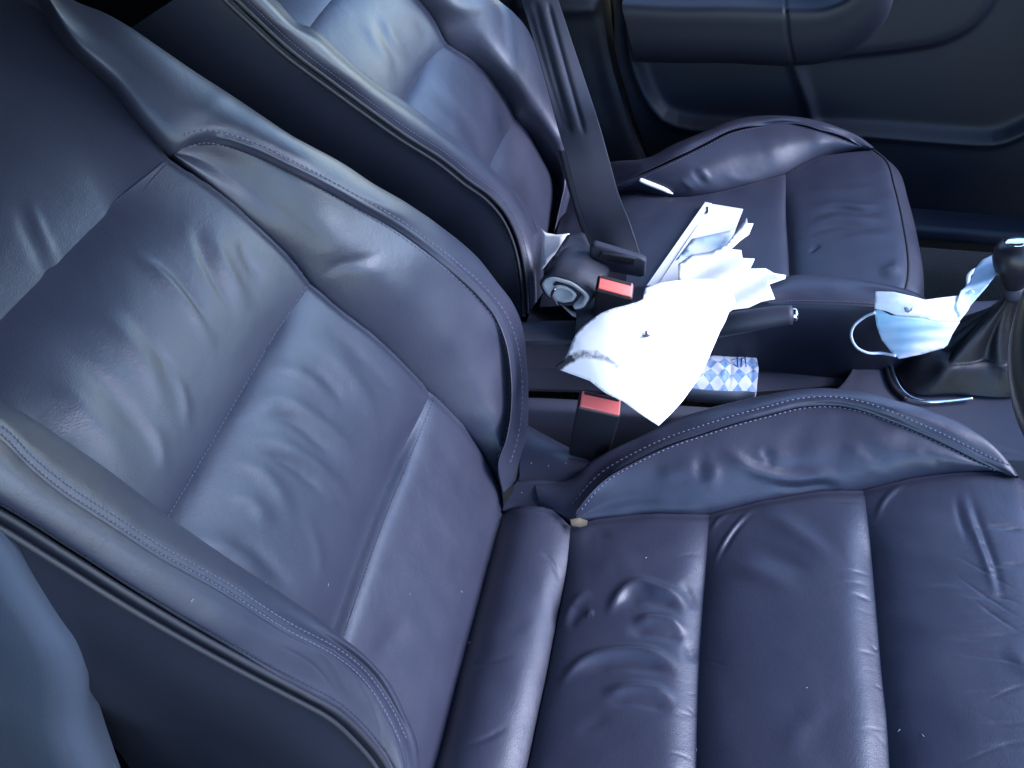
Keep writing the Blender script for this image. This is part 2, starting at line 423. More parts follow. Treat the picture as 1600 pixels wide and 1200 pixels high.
G = displace(loft([S0b, S1b, M2, SL, BK, BK2], 118, 420), [([(x + 5, y - 8) for x, y in STI[2:16]], 3, -.0016, .05)], lumps=.0003, seed=6)
grid_obj('backrest_bolster', G, LEA, seat1, 's1b')

# near bolster of the backrest
STN = [(-335, 475), (-160, 590), (0, 670), (50, 719), (100, 760), (175, 809), (250, 858), (350, 914), (450, 978), (525, 1018), (567, 1052), (605, 1105), (632, 1160), (640, 1200), (640, 1262)]
PIN = [(-345, 600), (-170, 720), (0, 800), (100, 862), (200, 926), (300, 986), (400, 1042), (475, 1082), (530, 1113), (572, 1152), (602, 1190), (620, 1230), (630, 1270)]
r0 = offs(NCR, B1, [-.02] * 3)
r1 = offs(NCR, B1, [.04, .044, .04, .012])
r2 = offs(lerp2(NCR, STN, .5), B1, [.052, .054, .05, .016])
r3 = offs(STN, B1, [.056, .058, .052, .018])
G = displace(loft([r0, r1, r2, r3], 60, 420), [], e1=(.002, .003), lumps=.0003, seed=7)
grid_obj('backrest_bolster', G, LEA, seat1, 's1n')
m1 = offs(lerp2(STN, PIN, .4), B1, [.064, .066, .058, .022])
m2 = offs(lerp2(STN, PIN, .78), B1, [.058, .06, .052, .018])
m3 = offs(PIN, B1, [.044, .046, .04, .01])
wr_nb = [([(420, 1000), (490, 1040), (530, 1090)], 3, -.0008), ([(520, 1020), (560, 1060), (590, 1120), (600, 1180)], 4, -.001), ([(470, 985), (520, 1040), (555, 1110)], 5, .0008),
         ([(x + 3, y - 9) for x, y in PIN], 2.6, -.0009, .02), ([(x - 3, y + 9) for x, y in STN], 2.5, -.0009, .02)]
G = displace(loft([r3, m1, m2, m3], 110, 460), wr_nb, e0=(.002, .003), e1=(.004, .004), lumps=.0005, seed=8)
grid_obj('backrest_bolster', G, LEA, seat1, 's1n')
pp = cr(m3, 200)
tube('piping', pp - NB * .001, .0024, PIP, seat1, seg=8)
tube('piping', pp - NB * .008 - EY * .0045, .0022, PIP, seat1, seg=8)
s0 = shift(m3, -NB * .006 - EY * .002); s1_ = shift(m3, -NB * .05 - EY * .012); s2 = shift(m3, -NB * .16 - EY * .006); s3 = shift(m3, -NB * .36 + EY * .03)
G = displace(loft([s0, s1_, s2, s3], 60, 160), [], e0=(.004, .006), lumps=.001, lumpscale=.15, seed=9)
grid_obj('side_panel', G, LEA2, seat1)

# ---- cushion
K1 = [(805, 762), (790, 797), (770, 870), (748, 955), (722, 1050), (700, 1140), (682, 1200), (655, 1300), (625, 1410)]
SEAM_D = [(892, 818), (885, 880), (871, 950), (856, 1030), (840, 1105), (820, 1200), (796, 1310), (772, 1420)]
SEAM_E = [(1108, 802), (1103, 870), (1095, 970), (1090, 1060), (1087, 1195), (1084, 1300), (1082, 1420)]
SEAM_F = [(1350, 765), (1362, 847), (1371, 943), (1380, 1044), (1388, 1120), (1393, 1200), (1402, 1310), (1412, 1420)]
SEAM_G = [(1582, 738), (1612, 830), (1640, 930), (1668, 1040), (1690, 1200), (1715, 1420)]
SC1 = [(780, 798), (825, 797), (862, 801), (892, 816), (940, 812), (1000, 807), (1054, 805), (1108, 801), (1183, 787), (1275, 771), (1350, 763), (1435, 748), (1536, 738), (1582, 737)]
gc = []; CUTC = (SC1, 1, 14)
kroll = [C1(x - 12, y, -.012) for x, y in ext(K1, 0, 0)]
kmid = [C1(x, y, .005) for x, y in lerp2(K1, SEAM_D, .35)]
kd = [C1(x, y, .0) for x, y in SEAM_D]
G = displace(loft([kroll, kmid, kd], 80, 220), [([(728, 1048), (775, 1040), (812, 1025)], 4, -.0012), ([(700, 1175), (750, 1165), (800, 1135)], 4, -.0014), ([(840, 865), (862, 880), (875, 905)], 4, -.0012), ([(760, 1000), (800, 990), (830, 960)], 10, -.001)], e1=(.011, .012, 1.2), puff=.008, lumps=.0008, seed=10, cut=CUTC)
grid_obj('cushion_panel', G, LEA, seat1, 's1c')
wr_DE = gc + [
    ([(948, 970), (962, 942), (980, 921), (1001, 914), (1029, 922), (1056, 931), (1076, 946)], 8, .0046, .25),
    ([(972, 960), (984, 944), (1005, 938), (1030, 942), (1070, 950)], 10, -.0032, .3),
    ([(985, 974), (1022, 969), (1053, 973), (1076, 988)], 8, .0042, .3),
    ([(975, 988), (1029, 992), (1074, 996)], 9, -.003, .3),
    ([(868, 1076), (896, 1046), (924, 1029), (959, 1021), (1004, 1021), (1039, 1030), (1064, 1045)], 8, .0046, .25),
    ([(905, 1062), (930, 1048), (965, 1042), (1008, 1043), (1060, 1052)], 10, -.003, .3),
    ([(935, 1090), (980, 1078), (1008, 1077), (1039, 1084), (1060, 1098)], 8, .0032, .3),
    ([(940, 1105), (985, 1098), (1055, 1110)], 10, -.002, .3),
    ([(873, 978), (892, 946), (912, 932), (930, 936)], 8, .0032), ([(885, 985), (902, 962), (922, 950)], 8, -.002),
    ([(914, 966), (922, 960), (930, 964)], 4, .0018),
    ([(905, 850), (930, 835), (960, 840)], 10, -.0015),
    ([(1060, 905), (1074, 922), (1085, 948)], 9, -.002), ([(1062, 1000), (1075, 1008), (1082, 1030)], 9, -.0015),
    ([(900, 1150), (935, 1130), (960, 1120)], 10, -.001), ([(915, 900), (960, 880), (1010, 880)], 16, .002)]
wr_EF = gc + [
    ([(1113, 885), (1122, 862), (1140, 835), (1165, 808), (1190, 790)], 4, .0016), ([(1108, 830), (1122, 812), (1145, 800)], 4, .0014), ([(1119, 880), (1133, 855), (1152, 828), (1180, 803)], 4, -.0014),
    ([(1180, 800), (1230, 825), (1290, 870), (1310, 900)], 14, .002), ([(1130, 880), (1200, 905), (1260, 935)], 14, .0018), ([(1160, 860), (1230, 880), (1280, 905)], 14, -.0018),
    ([(1325, 925), (1350, 928), (1366, 930)], 3, -.0008), ([(1300, 1085), (1260, 1130), (1220, 1190)], 20, .0015)]
wr_FG = gc + [
    ([(1366, 815), (1380, 785), (1400, 766), (1420, 755)], 5, .0018),
    ([(1500, 762), (1512, 805), (1528, 850), (1545, 895), (1558, 950)], 7, .0016), ([(1512, 762), (1524, 805), (1540, 850), (1556, 895), (1568, 950)], 7, -.0016),
    ([(1490, 770), (1500, 815), (1515, 860)], 6, -.001),
    ([(1540, 822), (1580, 826), (1610, 822)], 4, -.001), ([(1535, 880), (1570, 884), (1610, 880)], 4, -.001), ([(1480, 930), (1540, 935), (1600, 930)], 4, -.001), ([(1450, 995), (1530, 1000), (1610, 990)], 5, -.0011),
    ([(1420, 925), (1480, 922), (1520, 930)], 6, .0008), ([(1560, 1010), (1600, 1040), (1640, 1080)], 16, .002)]
def hairs(rail, n, seed, side=-1, lmin=20, lmax=70, h=.0007):
    q = np.random.default_rng(seed); Cc = cr(rail, 200); out = []
    for k in range(n):
        i = int(q.uniform(4, 190)); x, y = Cc[i]; L = q.uniform(lmin, lmax); a = q.normal(0, .35)
        pts = [(x + side * L * t, y + L * t * math.sin(a) + 4 * math.sin(3 * t + a * 9)) for t in (0, .35, .7, 1)]
        out.append((pts, q.uniform(1.6, 3.0), -h * q.uniform(.15, .9), .5))
    return out
wr_DE += hairs(SEAM_E, 12, 1, -1, 14, 60) + hairs(SEAM_D, 10, 2, 1, 15, 40)
wr_EF += hairs(SEAM_F, 16, 3, -1, 10, 75) + hairs(SEAM_E, 8, 4, 1, 15, 50)
wr_FG += hairs([(1600, 800), (1610, 1000), (1620, 1200)], 34, 5, -1, 40, 150, .0009) + hairs(SEAM_F, 8, 6, 1, 10, 40)
def crail(rail, off=0): return [C1(x, y, off) for x, y in ext(rail, 16, 0)]
G = displace(loft([crail(SEAM_D), crail(SEAM_E)], 230, 330), wr_DE, e0=(.011, .012), e1=(.013, .016, 1.5), puff=.004, lumps=.0008, seed=11, cut=CUTC)
grid_obj('cushion_panel', G, LEA, seat1, 's1c')
G = displace(loft([crail(SEAM_E), crail(SEAM_F)], 200, 300), wr_EF, e0=(.013, .016), e1=(.013, .016, 1.5), puff=.004, lumps=.0008, seed=12, cut=CUTC)
grid_obj('cushion_panel', G, LEA, seat1, 's1c')
frontg = crail(SEAM_G); frontd = shift(frontg, (.035, 0, -.03)); frontd2 = shift(frontg, (.045, 0, -.12))
G0 = loft([crail(SEAM_F), crail(SEAM_G)], 200, 300)
G = displace(G0, wr_FG, e0=(.013, .016), puff=.004, e1=(.006, .02), lumps=.001, seed=13, cut=CUTC)
grid_obj('cushion_panel', G, LEA, seat1, 's1c')
edge = [tuple(p) for p in G[-1][::6]]
grid_obj('cushion_front', loft([edge, shift(edge, (.018, 0, -.010)), shift(edge, (.03, 0, -.04)), shift(edge, (.03, 0, -.16))], 30, 120), LEA, seat1)

# far bolster of the cushion
SC2 = [(897, 812), (905, 796), (922, 774), (950, 747), (1000, 718), (1050, 695), (1100, 678), (1150, 662), (1206, 647), (1250, 636), (1300, 633), (1343, 640), (1383, 653), (1433, 674), (1483, 697), (1533, 722), (1580, 742)]
SC3 = [(835, 752), (880, 753), (902, 743), (920, 724), (950, 706), (1000, 682), (1050, 658), (1100, 641), (1150, 627), (1200, 616), (1250, 608), (1300, 607), (1350, 613), (1400, 626), (1450, 640), (1493, 657), (1533, 680), (1560, 703), (1580, 727), (1592, 745)]
SC1b = [(892, 816), (940, 812), (1000, 807), (1054, 805), (1108, 801), (1183, 787), (1275, 771), (1350, 763), (1435, 748), (1536, 738), (1586, 738)]
wr_cb = [
    ([(1100, 700), (1094, 735), (1096, 765)], 11, -0.00210), ([(1116, 715), (1116, 745), (1104, 772)], 10, 0.00180),
    ([(1118, 698), (1145, 714), (1175, 732), (1215, 744), (1255, 746), (1293, 742), (1330, 757)], 11, 0.00330, .25),
    ([(1150, 705), (1185, 722), (1225, 730), (1270, 722)], 9, -0.00180), ([(1190, 756), (1240, 762), (1290, 758), (1320, 768)], 7, -0.00180),
    ([(1185, 700), (1200, 712), (1210, 732)], 8, -0.00180),
    ([(1310, 700), (1345, 715), (1370, 742)], 14, 0.00180), ([(1340, 695), (1375, 715), (1400, 740)], 12, -0.00120),
    ([(1010, 790), (1060, 795), (1110, 796)], 10, 0.00180), ([(1020, 740), (1060, 735), (1090, 720)], 14, 0.00180),
    ([(1430, 700), (1455, 715), (1470, 735)], 8, -0.00090), ([(940, 790), (990, 780), (1050, 780)], 9, -0.00120)]
hp = [0, .03, .05, .056, .056, .05, .03, 0]
a00 = offs([(x, y + 14) for x, y in SC1b], C1, [-.03] * 2); a0 = offs(SC1b, C1, [-.005] * 2); a1 = offs(lerp2(SC1b, SC2, .5), C1, [x * .62 for x in hp]); a2 = offs(SC2, C1, hp)
G = displace(loft([a00, a0, a1, a2], 165, 420), wr_cb, e1=(.0015, .004), lumps=.001, lumpscale=.06, seed=14)
grid_obj('cushion_bolster', G, LEA, seat1, 's1d')
SC2c = [(845, 797), (872, 801)] + SC2
h2 = [-.002, .012, .035, .05, .056, .056, .05, .03, 0]
b0 = offs(SC2c, C1, [-.004, .012, .035, .05, .056, .056, .05, .03, 0])
b1 = offs(lerp2(SC2c, SC3, .55), C1, [.008, .02, .042, .056, .062, .062, .056, .035, .004])
b2 = offs(SC3, C1, [.0, .012, .034, .046, .05, .05, .045, .024, -.004])
b3 = shift(b2, (0, .012, -.03)); b4 = shift(b2, (0, .016, -.16))
G = displace(loft([b0, b1, b2, b3, b4], 90, 420), [([(x, y - 7) for x, y in SC2[3:]], 2.5, -.0014, .02)], e0=(.0015, .004), lumps=.0006, seed=15)
grid_obj('cushion_bolster', G, LEA, seat1, 's1d')
# flat rear corner of the cushion between backrest foot and bolster
q0 = [C1(x, y, -.003) for x, y in [(783, 797), (825, 797), (862, 801), (895, 817)]]
q1 = [C1(x, y, .004) for x, y in [(797, 775), (835, 772), (870, 775), (908, 790)]]
q2 = [C1(x, y, .002) for x, y in [(808, 752), (838, 749), (878, 754), (912, 760)]]
q3 = shift(q2, (0, .01, -.03))
G = displace(loft([q0, q1, q2, q3], 40, 70), [([(845, 797), (870, 775), (880, 760)], 5, .001)], e0=(.004, .004), lumps=.0005)
grid_obj('cushion_corner', G, LEA, seat1, 's1d')
# near side bolster of the cushion: mirror of the far one, mostly below the frame
nb0 = [np.array([x, -.315 - .03 * x, x * .14 + .002]) for x in (.0, .1, .2, .3, .42, .55)]
prof = [(-.03, .03), (-.055, .055), (-.08, .05), (-.09, .02), (-.092, -.14)]
rl = [nb0] + [[p + EY * dy * 1.0 + EZ * (dz * (math.sin(math.pi * min(max(p[0], .03) / .57, 1)) ** .6)) if dz > 0 else p + EY * dy + EZ * dz for p in nb0] for dy, dz in prof]
grid_obj('cushion_bolster', loft(rl, 50, 80), LEA, seat1)
# unseen bodies inside the upholstery, added to stop light leaking through
def hull(name, fn_pts, parent, m=LEA2):
    bm = bmesh.new()
    for p in fn_pts: bm.verts.new(Vector(p))
    bmesh.ops.convex_hull(bm, input=bm.verts)
    me = bpy.data.meshes.new(name); bm.to_mesh(me); bm.free(); me.materials.append(m)
    o = bpy.data.objects.new(name, me); COL.objects.link(o); o.parent = parent; o.matrix_parent_inverse = wmat(parent).inverted(); return o
def seat_bodies(parent, x0, yc):
    TB = np.array([-math.sin(A28), 0, math.cos(A28)])
    P = []
    for t, hw in ((-.06, .17), (.2, .17), (.4, .14), (.5, .08)):
        for s in (-1, 1):
            for o_ in (-.03, -.12): P.append(np.array([x0, yc, 0]) + TB * t + EY * s * hw + NB * o_)
    hull('seat_back_shell', P, parent)
    P = []
    for x in (.0, .5):
        for s in (-1, 1):
            for z in (-.03, -.13): P.append((x0 + x, yc + s * .2, z + x * .13))
    hull('seat_base', P, parent, PLA)
seat_bodies(seat1, 0, -.14)
# recliner cover at the foot of the backrest, console side
rc = [(827, 672), (868, 692), (912, 722), (890, 752)]
g0 = [PZ(x, y, .0) for x, y in [(815, 660), (858, 683), (900, 706), (930, 728)]]
g1 = [PZ(x, y, .012) for x, y in [(812, 700), (850, 712), (888, 730), (918, 745)]]
g2 = [PZ(x, y, -.0) for x, y in [(812, 752), (840, 756), (872, 762), (900, 765)]]
grid_obj('recliner_cover', loft([shift(g0, (0, .01, -.06)), g0, g1, g2], 40, 40), LEA, seat1, 'rc')

# stitches
T1 = bvh('s1'); T1b = bvh('s1b'); T1n = bvh('s1n'); T1d = bvh('s1d'); T1c = bvh('s1c')
stitches('stitching', T1, [(x - 5, y - 2) for x, y in SEAM_A], THR, seat1, 8, 5)
stitches('stitching', T1, [(x + 6, y + 2) for x, y in SEAM_C], PIP, seat1, 6, 4, .0003)
stitches('stitching', T1b, STI[1:-1], THR, seat1, 8, 5, .0006, shift=-16)
stitches('stitching', T1b, STI[1:-1], THR, seat1, 8, 5, .0005, shift=4)
stitches('stitching', T1n, STN[:-2], THR, seat1, 7.5, 5, shift=-5)
stitches('stitching', T1n, STN[:-2], THR, seat1, 7.5, 5, shift=6)
stitches('stitching', T1n, [(x + 4, y - 12) for x, y in PIN[:-2]], PIP, seat1, 8, 5)
stitches('stitching', T1d, SC2[1:], THR, seat1, 8, 5, .0006, shift=-13)
stitches('stitching', T1d, SC2[1:], THR, seat1, 8, 5, .0006, shift=3)
# little metal-ended tag in the seam
tag_pts = [(891, 813), (905, 811), (918, 815), (917, 821), (905, 824), (893, 822)]
BR = mat('worn_brass', (.5, .4, .28), .3, metal=.7)
pl = [C1(x, y, .006) for x, y in tag_pts]
prism('seam_tag', pl, shift(pl, (0, 0, .002)), BR, seat1)

# ==================================================================
#  PASSENGER SEAT (behind)
# ==================================================================
seat2 = thing('leather_seat', 'farther black leather car seat beside the door, with papers and belt on it', 'car seat', (-.06, .56, -.2), 'front seats of the car')
FB1 = [(560, -80), (620, -30), (650, 0), (675, 29), (700, 67), (733, 92), (767, 125), (792, 158), (806, 185), (829, 212), (850, 246), (867, 275), (874, 308), (869, 350), (858, 380)]
FNC = [(360, -60), (425, 0), (462, 37), (496, 54), (537, 92), (587, 133), (633, 165), (692, 208), (733, 237), (769, 269), (800, 300), (825, 335), (840, 375), (846, 417), (846, 460)]
F1 = [(640, -110), (580, -60), (520, 0), (490, 38), (470, 66)]
F2 = [(700, 68), (671, 96), (650, 135), (633, 167), (622, 195)]
F3 = [(804, 190), (787, 221), (769, 267), (757, 300)]
FK = [(872, 318), (862, 360), (850, 417), (836, 470)]
FT = [(470, -260), (390, -180), (320, -110)]
gf = []; CUT2 = (FB1, 1, 10)
def sp(rail, fn, a=16, b=24): return [fn(x, y, 0) for x, y in ext(rail, a, b)]
G = displace(loft([[p - NB * .08 for p in sp(FT, B2)], sp(F1, B2)], 60, 90), gf, e1=(.008, .02), cut=CUT2)
grid_obj('backrest_panel', G, LEA, seat2, 's2')
G = displace(loft([sp(F1, B2), sp(F2, B2)], 110, 130), gf + [([(590, 20), (610, 60), (640, 100)], 8, 0.00180), ([(560, 30), (590, 80), (620, 130)], 8, 0.00150), ([(575, 20), (605, 75), (635, 120)], 6, -0.00120), ([(640, 20), (660, 50), (665, 80)], 9, -0.00120), ([(520, 60), (560, 100), (600, 140)], 12, 0.00120)], e0=(.008, .012), e1=(.007, .012), puff=.004, lumps=.0006, seed=21, cut=CUT2)
grid_obj('backrest_panel', G, LEA, seat2, 's2')
G = displace(loft([sp(F2, B2), sp(F3, B2)], 110, 130), gf + [([(680, 110), (710, 160), (750, 200)], 10, 0.00120), ([(660, 150), (700, 190), (735, 230)], 9, 0.00108), ([(690, 150), (725, 185), (750, 215)], 7, -0.00090)], e0=(.007, .009), e1=(.008, .02), puff=.003, lumps=.0008, seed=22, cut=CUT2)
grid_obj('backrest_panel', G, LEA, seat2, 's2')
G = displace(loft([sp(F3, B2), sp(FK, B2)], 90, 130), gf, e0=(.008, .009, 1.3), e1=(.02, .03), puff=.002, lumps=.0006, seed=23, cut=CUT2)
grid_obj('backrest_panel', G, LEA, seat2, 's2')
FSI = [(690, -90), (740, -40), (775, 0), (800, 21), (821, 46), (838, 82), (855, 125), (875, 175), (890, 225), (896, 262), (888, 300), (880, 330)]
f0 = offs(FB1, B2, [-.005] * 2); FBs = [FB1[0], FB1[3], FB1[7], FB1[11], FB1[14]]; f1 = offs(lerp2(FBs, FSI, .4), B2, [.02, .03, .035, .03, .01]); f2 = offs(lerp2(FBs, FSI, .75), B2, [.03, .045, .05, .045, .01]); f3 = offs(FSI, B2, [.03, .04, .042, .036, .004])
G = displace(loft([offs([(x - 6, y + 6) for x, y in FB1], B2, [-.02] * 2), f0, f1, f2, f3, shift(f3, -NB * .03 + EY * .006), shift(f3, -NB * .11)], 90, 200), [], lumps=.0001, seed=24)
grid_obj('backrest_bolster', G, LEA, seat2, 's2b')
FPI = [(330, -40), (400, 27), (454, 77), (525, 131), (587, 177), (633, 210), (692, 248), (733, 281), (767, 306), (792, 335), (808, 368), (817, 400), (823, 440), (826, 490)]
e0_ = offs(FNC, B2, [-.02] * 2); e1_ = offs(FNC, B2, [.042, .045, .04, .015]); e2_ = offs(lerp2(FNC, FPI, .5), B2, [.054, .058, .052, .024]); e3_ = offs(FPI, B2, [.045, .048, .04, .014])
G = displace(loft([e0_, e1_, e2_, e3_], 70, 320), [([(x + 4, y - 6) for x, y in FPI], 2.2, -.001, .02)], e1=(.004, .004), lumps=.0005, seed=25)
grid_obj('backrest_bolster', G, LEA, seat2, 's2n')
pp = cr(e3_, 160); tube('piping', pp - NB * .001, .0024, PIP, seat2, seg=8)
tube('piping', pp - NB * .008 - EY * .004, .0022, PIP, seat2, seg=8)
G = displace(loft([shift(e3_, -NB * .006 - EY * .002), shift(e3_, -NB * .05 - EY * .012), shift(e3_, -NB * .13 - EY * .006), shift(e3_, -NB * .2 + EY * .03)], 50, 120), [], e0=(.004, .006), lumps=.001, lumpscale=.15)
grid_obj('side_panel', G, LEA2, seat2)
# cushion
FCK = [(895, 285), (880, 330), (860, 400), (845, 470)]
FCF = [(1228, 268), (1228, 320), (1232, 380), (1235, 435), (1237, 460)]
FCG = [(1362, 232), (1385, 250), (1397, 285), (1410, 340), (1419, 400), (1418, 432), (1412, 455)]
FSC = [(930, 305), (985, 300), (1040, 310), (1100, 306), (1175, 287), (1225, 271), (1260, 256), (1300, 242), (1355, 232)]
gfc = []; CUTD = (FSC, 1, 9)
G = displace(loft([[C2(x, y, -.02) for x, y in ext(FCK, 10, 10)], [C2(x, y, 0) for x, y in ext(lerp2(FCK, FCF, .25), 14, 10)], [C2(x, y, 0) for x, y in ext(FCF, 14, 10)]], 150, 130), gfc, e1=(.010, .008), puff=.003, lumps=.0008, seed=26, cut=CUTD)
grid_obj('cushion_panel', G, LEA, seat2, 's2c')
G = displace(loft([[C2(x, y, 0) for x, y in ext(FCF, 14, 10)], [C2(x, y, .002) for x, y in FCG]], 140, 150), gfc + [
    ([(1255, 330), (1300, 322), (1350, 325), (1385, 318)], 5, .002), ([(1260, 342), (1310, 332), (1360, 335), (1390, 330)], 4, -.002), ([(1250, 360), (1300, 345), (1355, 346), (1395, 345)], 5, .002),
    ([(1255, 372), (1300, 358), (1350, 358), (1395, 358)], 4, -.0018), ([(1262, 398), (1275, 388), (1285, 384)], 3, -.002), ([(1260, 300), (1310, 300), (1370, 296)], 7, .0015), ([(1300, 380), (1350, 372), (1400, 372)], 6, .0014), ([(1370, 430), (1395, 422), (1410, 405)], 9, .003)],
    e0=(.010, .012), e1=(.006, .006), puff=.004, lumps=.0008, seed=27, cut=CUTD)
grid_obj('cushion_panel', G, LEA, seat2, 's2c')
edge = [tuple(p) for p in G[-1][::4]]
tube('piping', cr([np.array(p) + np.array((.001, 0, .0)) for p in edge], 90), .0022, PIP, seat2, seg=8)
E3 = shift(edge, (.02, 0, -.012)); 
grid_obj('cushion_front', loft([shift(edge, (.001, 0, -.001)), E3, shift(edge, (.032, 0, -.05)), shift(edge, (.03, 0, -.17))], 40, 90), LEA, seat2)
FS2 = [(930, 300), (965, 293), (1000, 275), (1040, 256), (1100, 226), (1140, 206), (1180, 196), (1230, 191), (1280, 202), (1320, 215), (1355, 231)]
FS3 = [(925, 272), (950, 255), (1010, 247), (1050, 227), (1100, 206), (1150, 187), (1195, 181), (1250, 184), (1300, 196), (1340, 213), (1366, 232)]
fh = [0, .03, .05, .055, .05, .03, 0]
a00 = offs([(x, y + 9) for x, y in FSC], C2, [-.025] * 2); a0 = offs(FSC, C2, [-.005] * 2); a1 = offs(lerp2(FSC, FS2, .5), C2, [x * .62 for x in fh]); a2 = offs(FS2, C2, fh)
G = displace(loft([a00, a0, a1, a2], 100, 260), [([(1078, 265), (1092, 278), (1105, 292)], 6, -.0015), ([(1085, 258), (1100, 272), (1112, 290)], 6, .0018), ([(1120, 262), (1150, 280), (1200, 278)], 8, 0.00090), ([(1060, 275), (1075, 290), (1090, 300)], 5, 0.00120)], e1=(.003, .003), lumps=.0006, seed=28)
grid_obj('cushion_bolster', G, LEA, seat2, 's2d')
b1 = offs(lerp2(FS2, FS3, .5), C2, [.004, .036, .056, .06, .056, .036, .002]); b2 = offs(FS3, C2, [0, .028, .045, .05, .045, .026, -.004])
G = displace(loft([a2, b1, b2, shift(b2, (0, .012, -.03)), shift(b2, (0, .014, -.15))], 60, 260), [], e0=(.003, .003), lumps=.0004)
grid_obj('cushion_bolster', G, LEA, seat2, 's2d')
# near bolster, console side
N0 = [(900, 470), (1000, 452), (1100, 452), (1200, 448), (1233, 436), (1283, 434), (1333, 439), (1383, 448), (1425, 458), (1447, 468)]
N1 = [(900, 500), (1000, 490), (1100, 482), (1200, 476), (1230, 473), (1283, 473), (1333, 475), (1367, 477), (1415, 478), (1445, 480)]
n0 = offs(N0, C2, [.0] * 2); n1 = offs(N0, C2, [.03, .05, .05, .045, .03]); n2 = offs(lerp2(N0, N1, .5), C2, [.03, .054, .056, .05, .032]); n3 = offs(N1, C2, [.025, .046, .048, .042, .026])
G = displace(loft([n0, n1, n2, n3], 40, 200), [], e1=(.003, .003), lumps=.0004); grid_obj('cushion_bolster', G, LEA, seat2, 's2e')
G = displace(loft([n3, shift(n3, (0, -.004, -.02)), shift(n3, (0, .0, -.15))], 30, 120), [], e0=(.003, .003)); grid_obj('side_panel', G, LEA2, seat2)
seat_bodies(seat2, -.045, .56)
T2b = bvh('s2b'); T2d = bvh('s2d'); T2e = bvh('s2e'); T2n = bvh('s2n')
stitches('stitching', T2d, FS2[1:], THR, seat2, 5, 3, .0004, shift=-3); stitches('stitching', T2d, FS2[1:], THR, seat2, 5, 3, .0004, shift=4)
stitches('stitching', T2e, [(x, y - 3) for x, y in N1[3:]], THR, seat2, 5, 3, .0004)
stitches('stitching', T2n, [(x + 5, y - 8) for x, y in FPI], THR, seat2, 5.5, 3.5, .0004)

# ==================================================================
#  SETTING: floor, roof, door, pillars, sill
# ==================================================================
def sheet_obj(name, x0, x1, y0, y1, z, m, th=.02, n=2):
    return rbox(name, ((x0 + x1) / 2, (y0 + y1) / 2, z - th / 2), (x1 - x0, y1 - y0, th), m, None, bev=.004)
struct(sheet_obj('car_floor', -1.2, 1.3, -.62, 1.0, -.26, CARP))
DARK = mat('dark_cabin_cloth', (.008, .008, .010), .9)
for nm, c_, sz in (('shade_rear_wall', (-1.3, .2, .35), (.05, 1.7, 1.3)), ('shade_near_wall', (-.72, -.66, .35), (1.15, .05, 1.3)), ('shade_far_wall', (-.75, 1.02, .35), (1.1, .05, 1.3)),  # rear walls added to shade the upper backrests
                   ('shade_far_rail', (-.4, .97, .93), (2.2, .08, .13)), ('shade_near_rail', (-.42, -.57, .965), (2.2, .06, .07)), ('shade_header', (.67, .2, .875), (.14, 1.5, .21)), ('shade_bulkhead', (1.3, .2, 0), (.05, 1.7, .7)), ('shade_dashboard', (1.16, .2, .24), (.30, 1.6, .2))):  # rails, header, bulkhead and dashboard added out of view to cut daylight
    struct(rbox(nm, c_, sz, DARK, None, bev=.02))
struct(sheet_obj('shade_roof', -1.5, .66, -.60, 1.0, 1.02, ROOFM, .04))  # roof out of view, added so daylight comes through the openings
GL = [(925, -60), (935, -20), (942, 10), (950, 75), (960, 120), (970, 152), (980, 185), (990, 212), (1004, 245), (1030, 300), (1060, 360)]
GRr = [(x + 11 + (6 if i < 3 else 0), y - 2) for i, (x, y) in enumerate(GL)]
YD = .90
pillar = thing('pillar_trim', 'dark upright pillar trim between passenger seat belt and far door', 'pillar trim', (-.05, .9, -.2))
pl0 = [PY(x - 170, y + 20, .885) for x, y in GL]; pl1 = [PY(x - 60, y + 5, .885) for x, y in GL]; pl2 = [PY(x, y, .89) for x, y in GL]; pl3 = shift(pl2, (.004, .05, 0))
G = loft([shift(pl0, (-.3, 0, 0)), pl0, pl1, pl2], 60, 60); G = displace(G, [([(800, 8), (880, 12), (935, 12)], 8, .01, .05), ([(915, 20), (930, 100), (950, 180), (975, 235)], 14, -.004)], e1=(.006, .006))
grid_obj('pillar_cover', G, DOOR, pillar); grid_obj('pillar_return', loft([shift(pl2, (0, .005, 0)), pl3], 4, 40), PLB, pillar)
G = None
door = thing('door_trim', 'far dark car door panel with armrest and storage pocket', 'car door', (.5, .95, -.2))
d0 = [PY(x, y, YD + .006) for x, y in GRr]; d1 = [p + np.array([1.25, -.02, .02]) for p in d0]
Gd = loft([d0, d1], 420, 190)
ridge = [(978, -40), (984, 30), (990, 88), (1000, 122), (1015, 155), (1038, 184), (1075, 197), (1125, 201), (1200, 204), (1330, 207), (1450, 216), (1530, 221), (1560, 220), (1585, 211), (1625, 190), (1700, 150)]
upper = [(1240, 92), (1300, 90), (1400, 80), (1470, 68), (1515, 46), (1540, 20), (1560, -10), (1590, -60)]
q = proj(Gd)
def inside(q, poly):
    x, y = q[..., 0], q[..., 1]; r = np.zeros(x.shape, bool); n = len(poly)
    for i in range(n):
        x1, y1 = poly[i]; x2, y2 = poly[(i + 1) % n]
        if y1 == y2: continue
        c = ((y1 > y) != (y2 > y)) & (x < (x2 - x1) * (y - y1) / (y2 - y1) + x1); r ^= c
    return r
def pdist(q, pts):
    d, _ = poly_dist(q, pts); return d
low_poly = [tuple(p) for p in cr(ridge, 60)] + [(1700, -200), (960, -200)]
ins = inside(q, low_poly); dd = pdist(q, ridge); sd_ = np.where(ins, dd, -dd)
Hd = -.016 / (1 + np.exp(-(sd_ - 6) / 3.2)) + .006 * np.exp(-((sd_ + 3) / 7) ** 2)
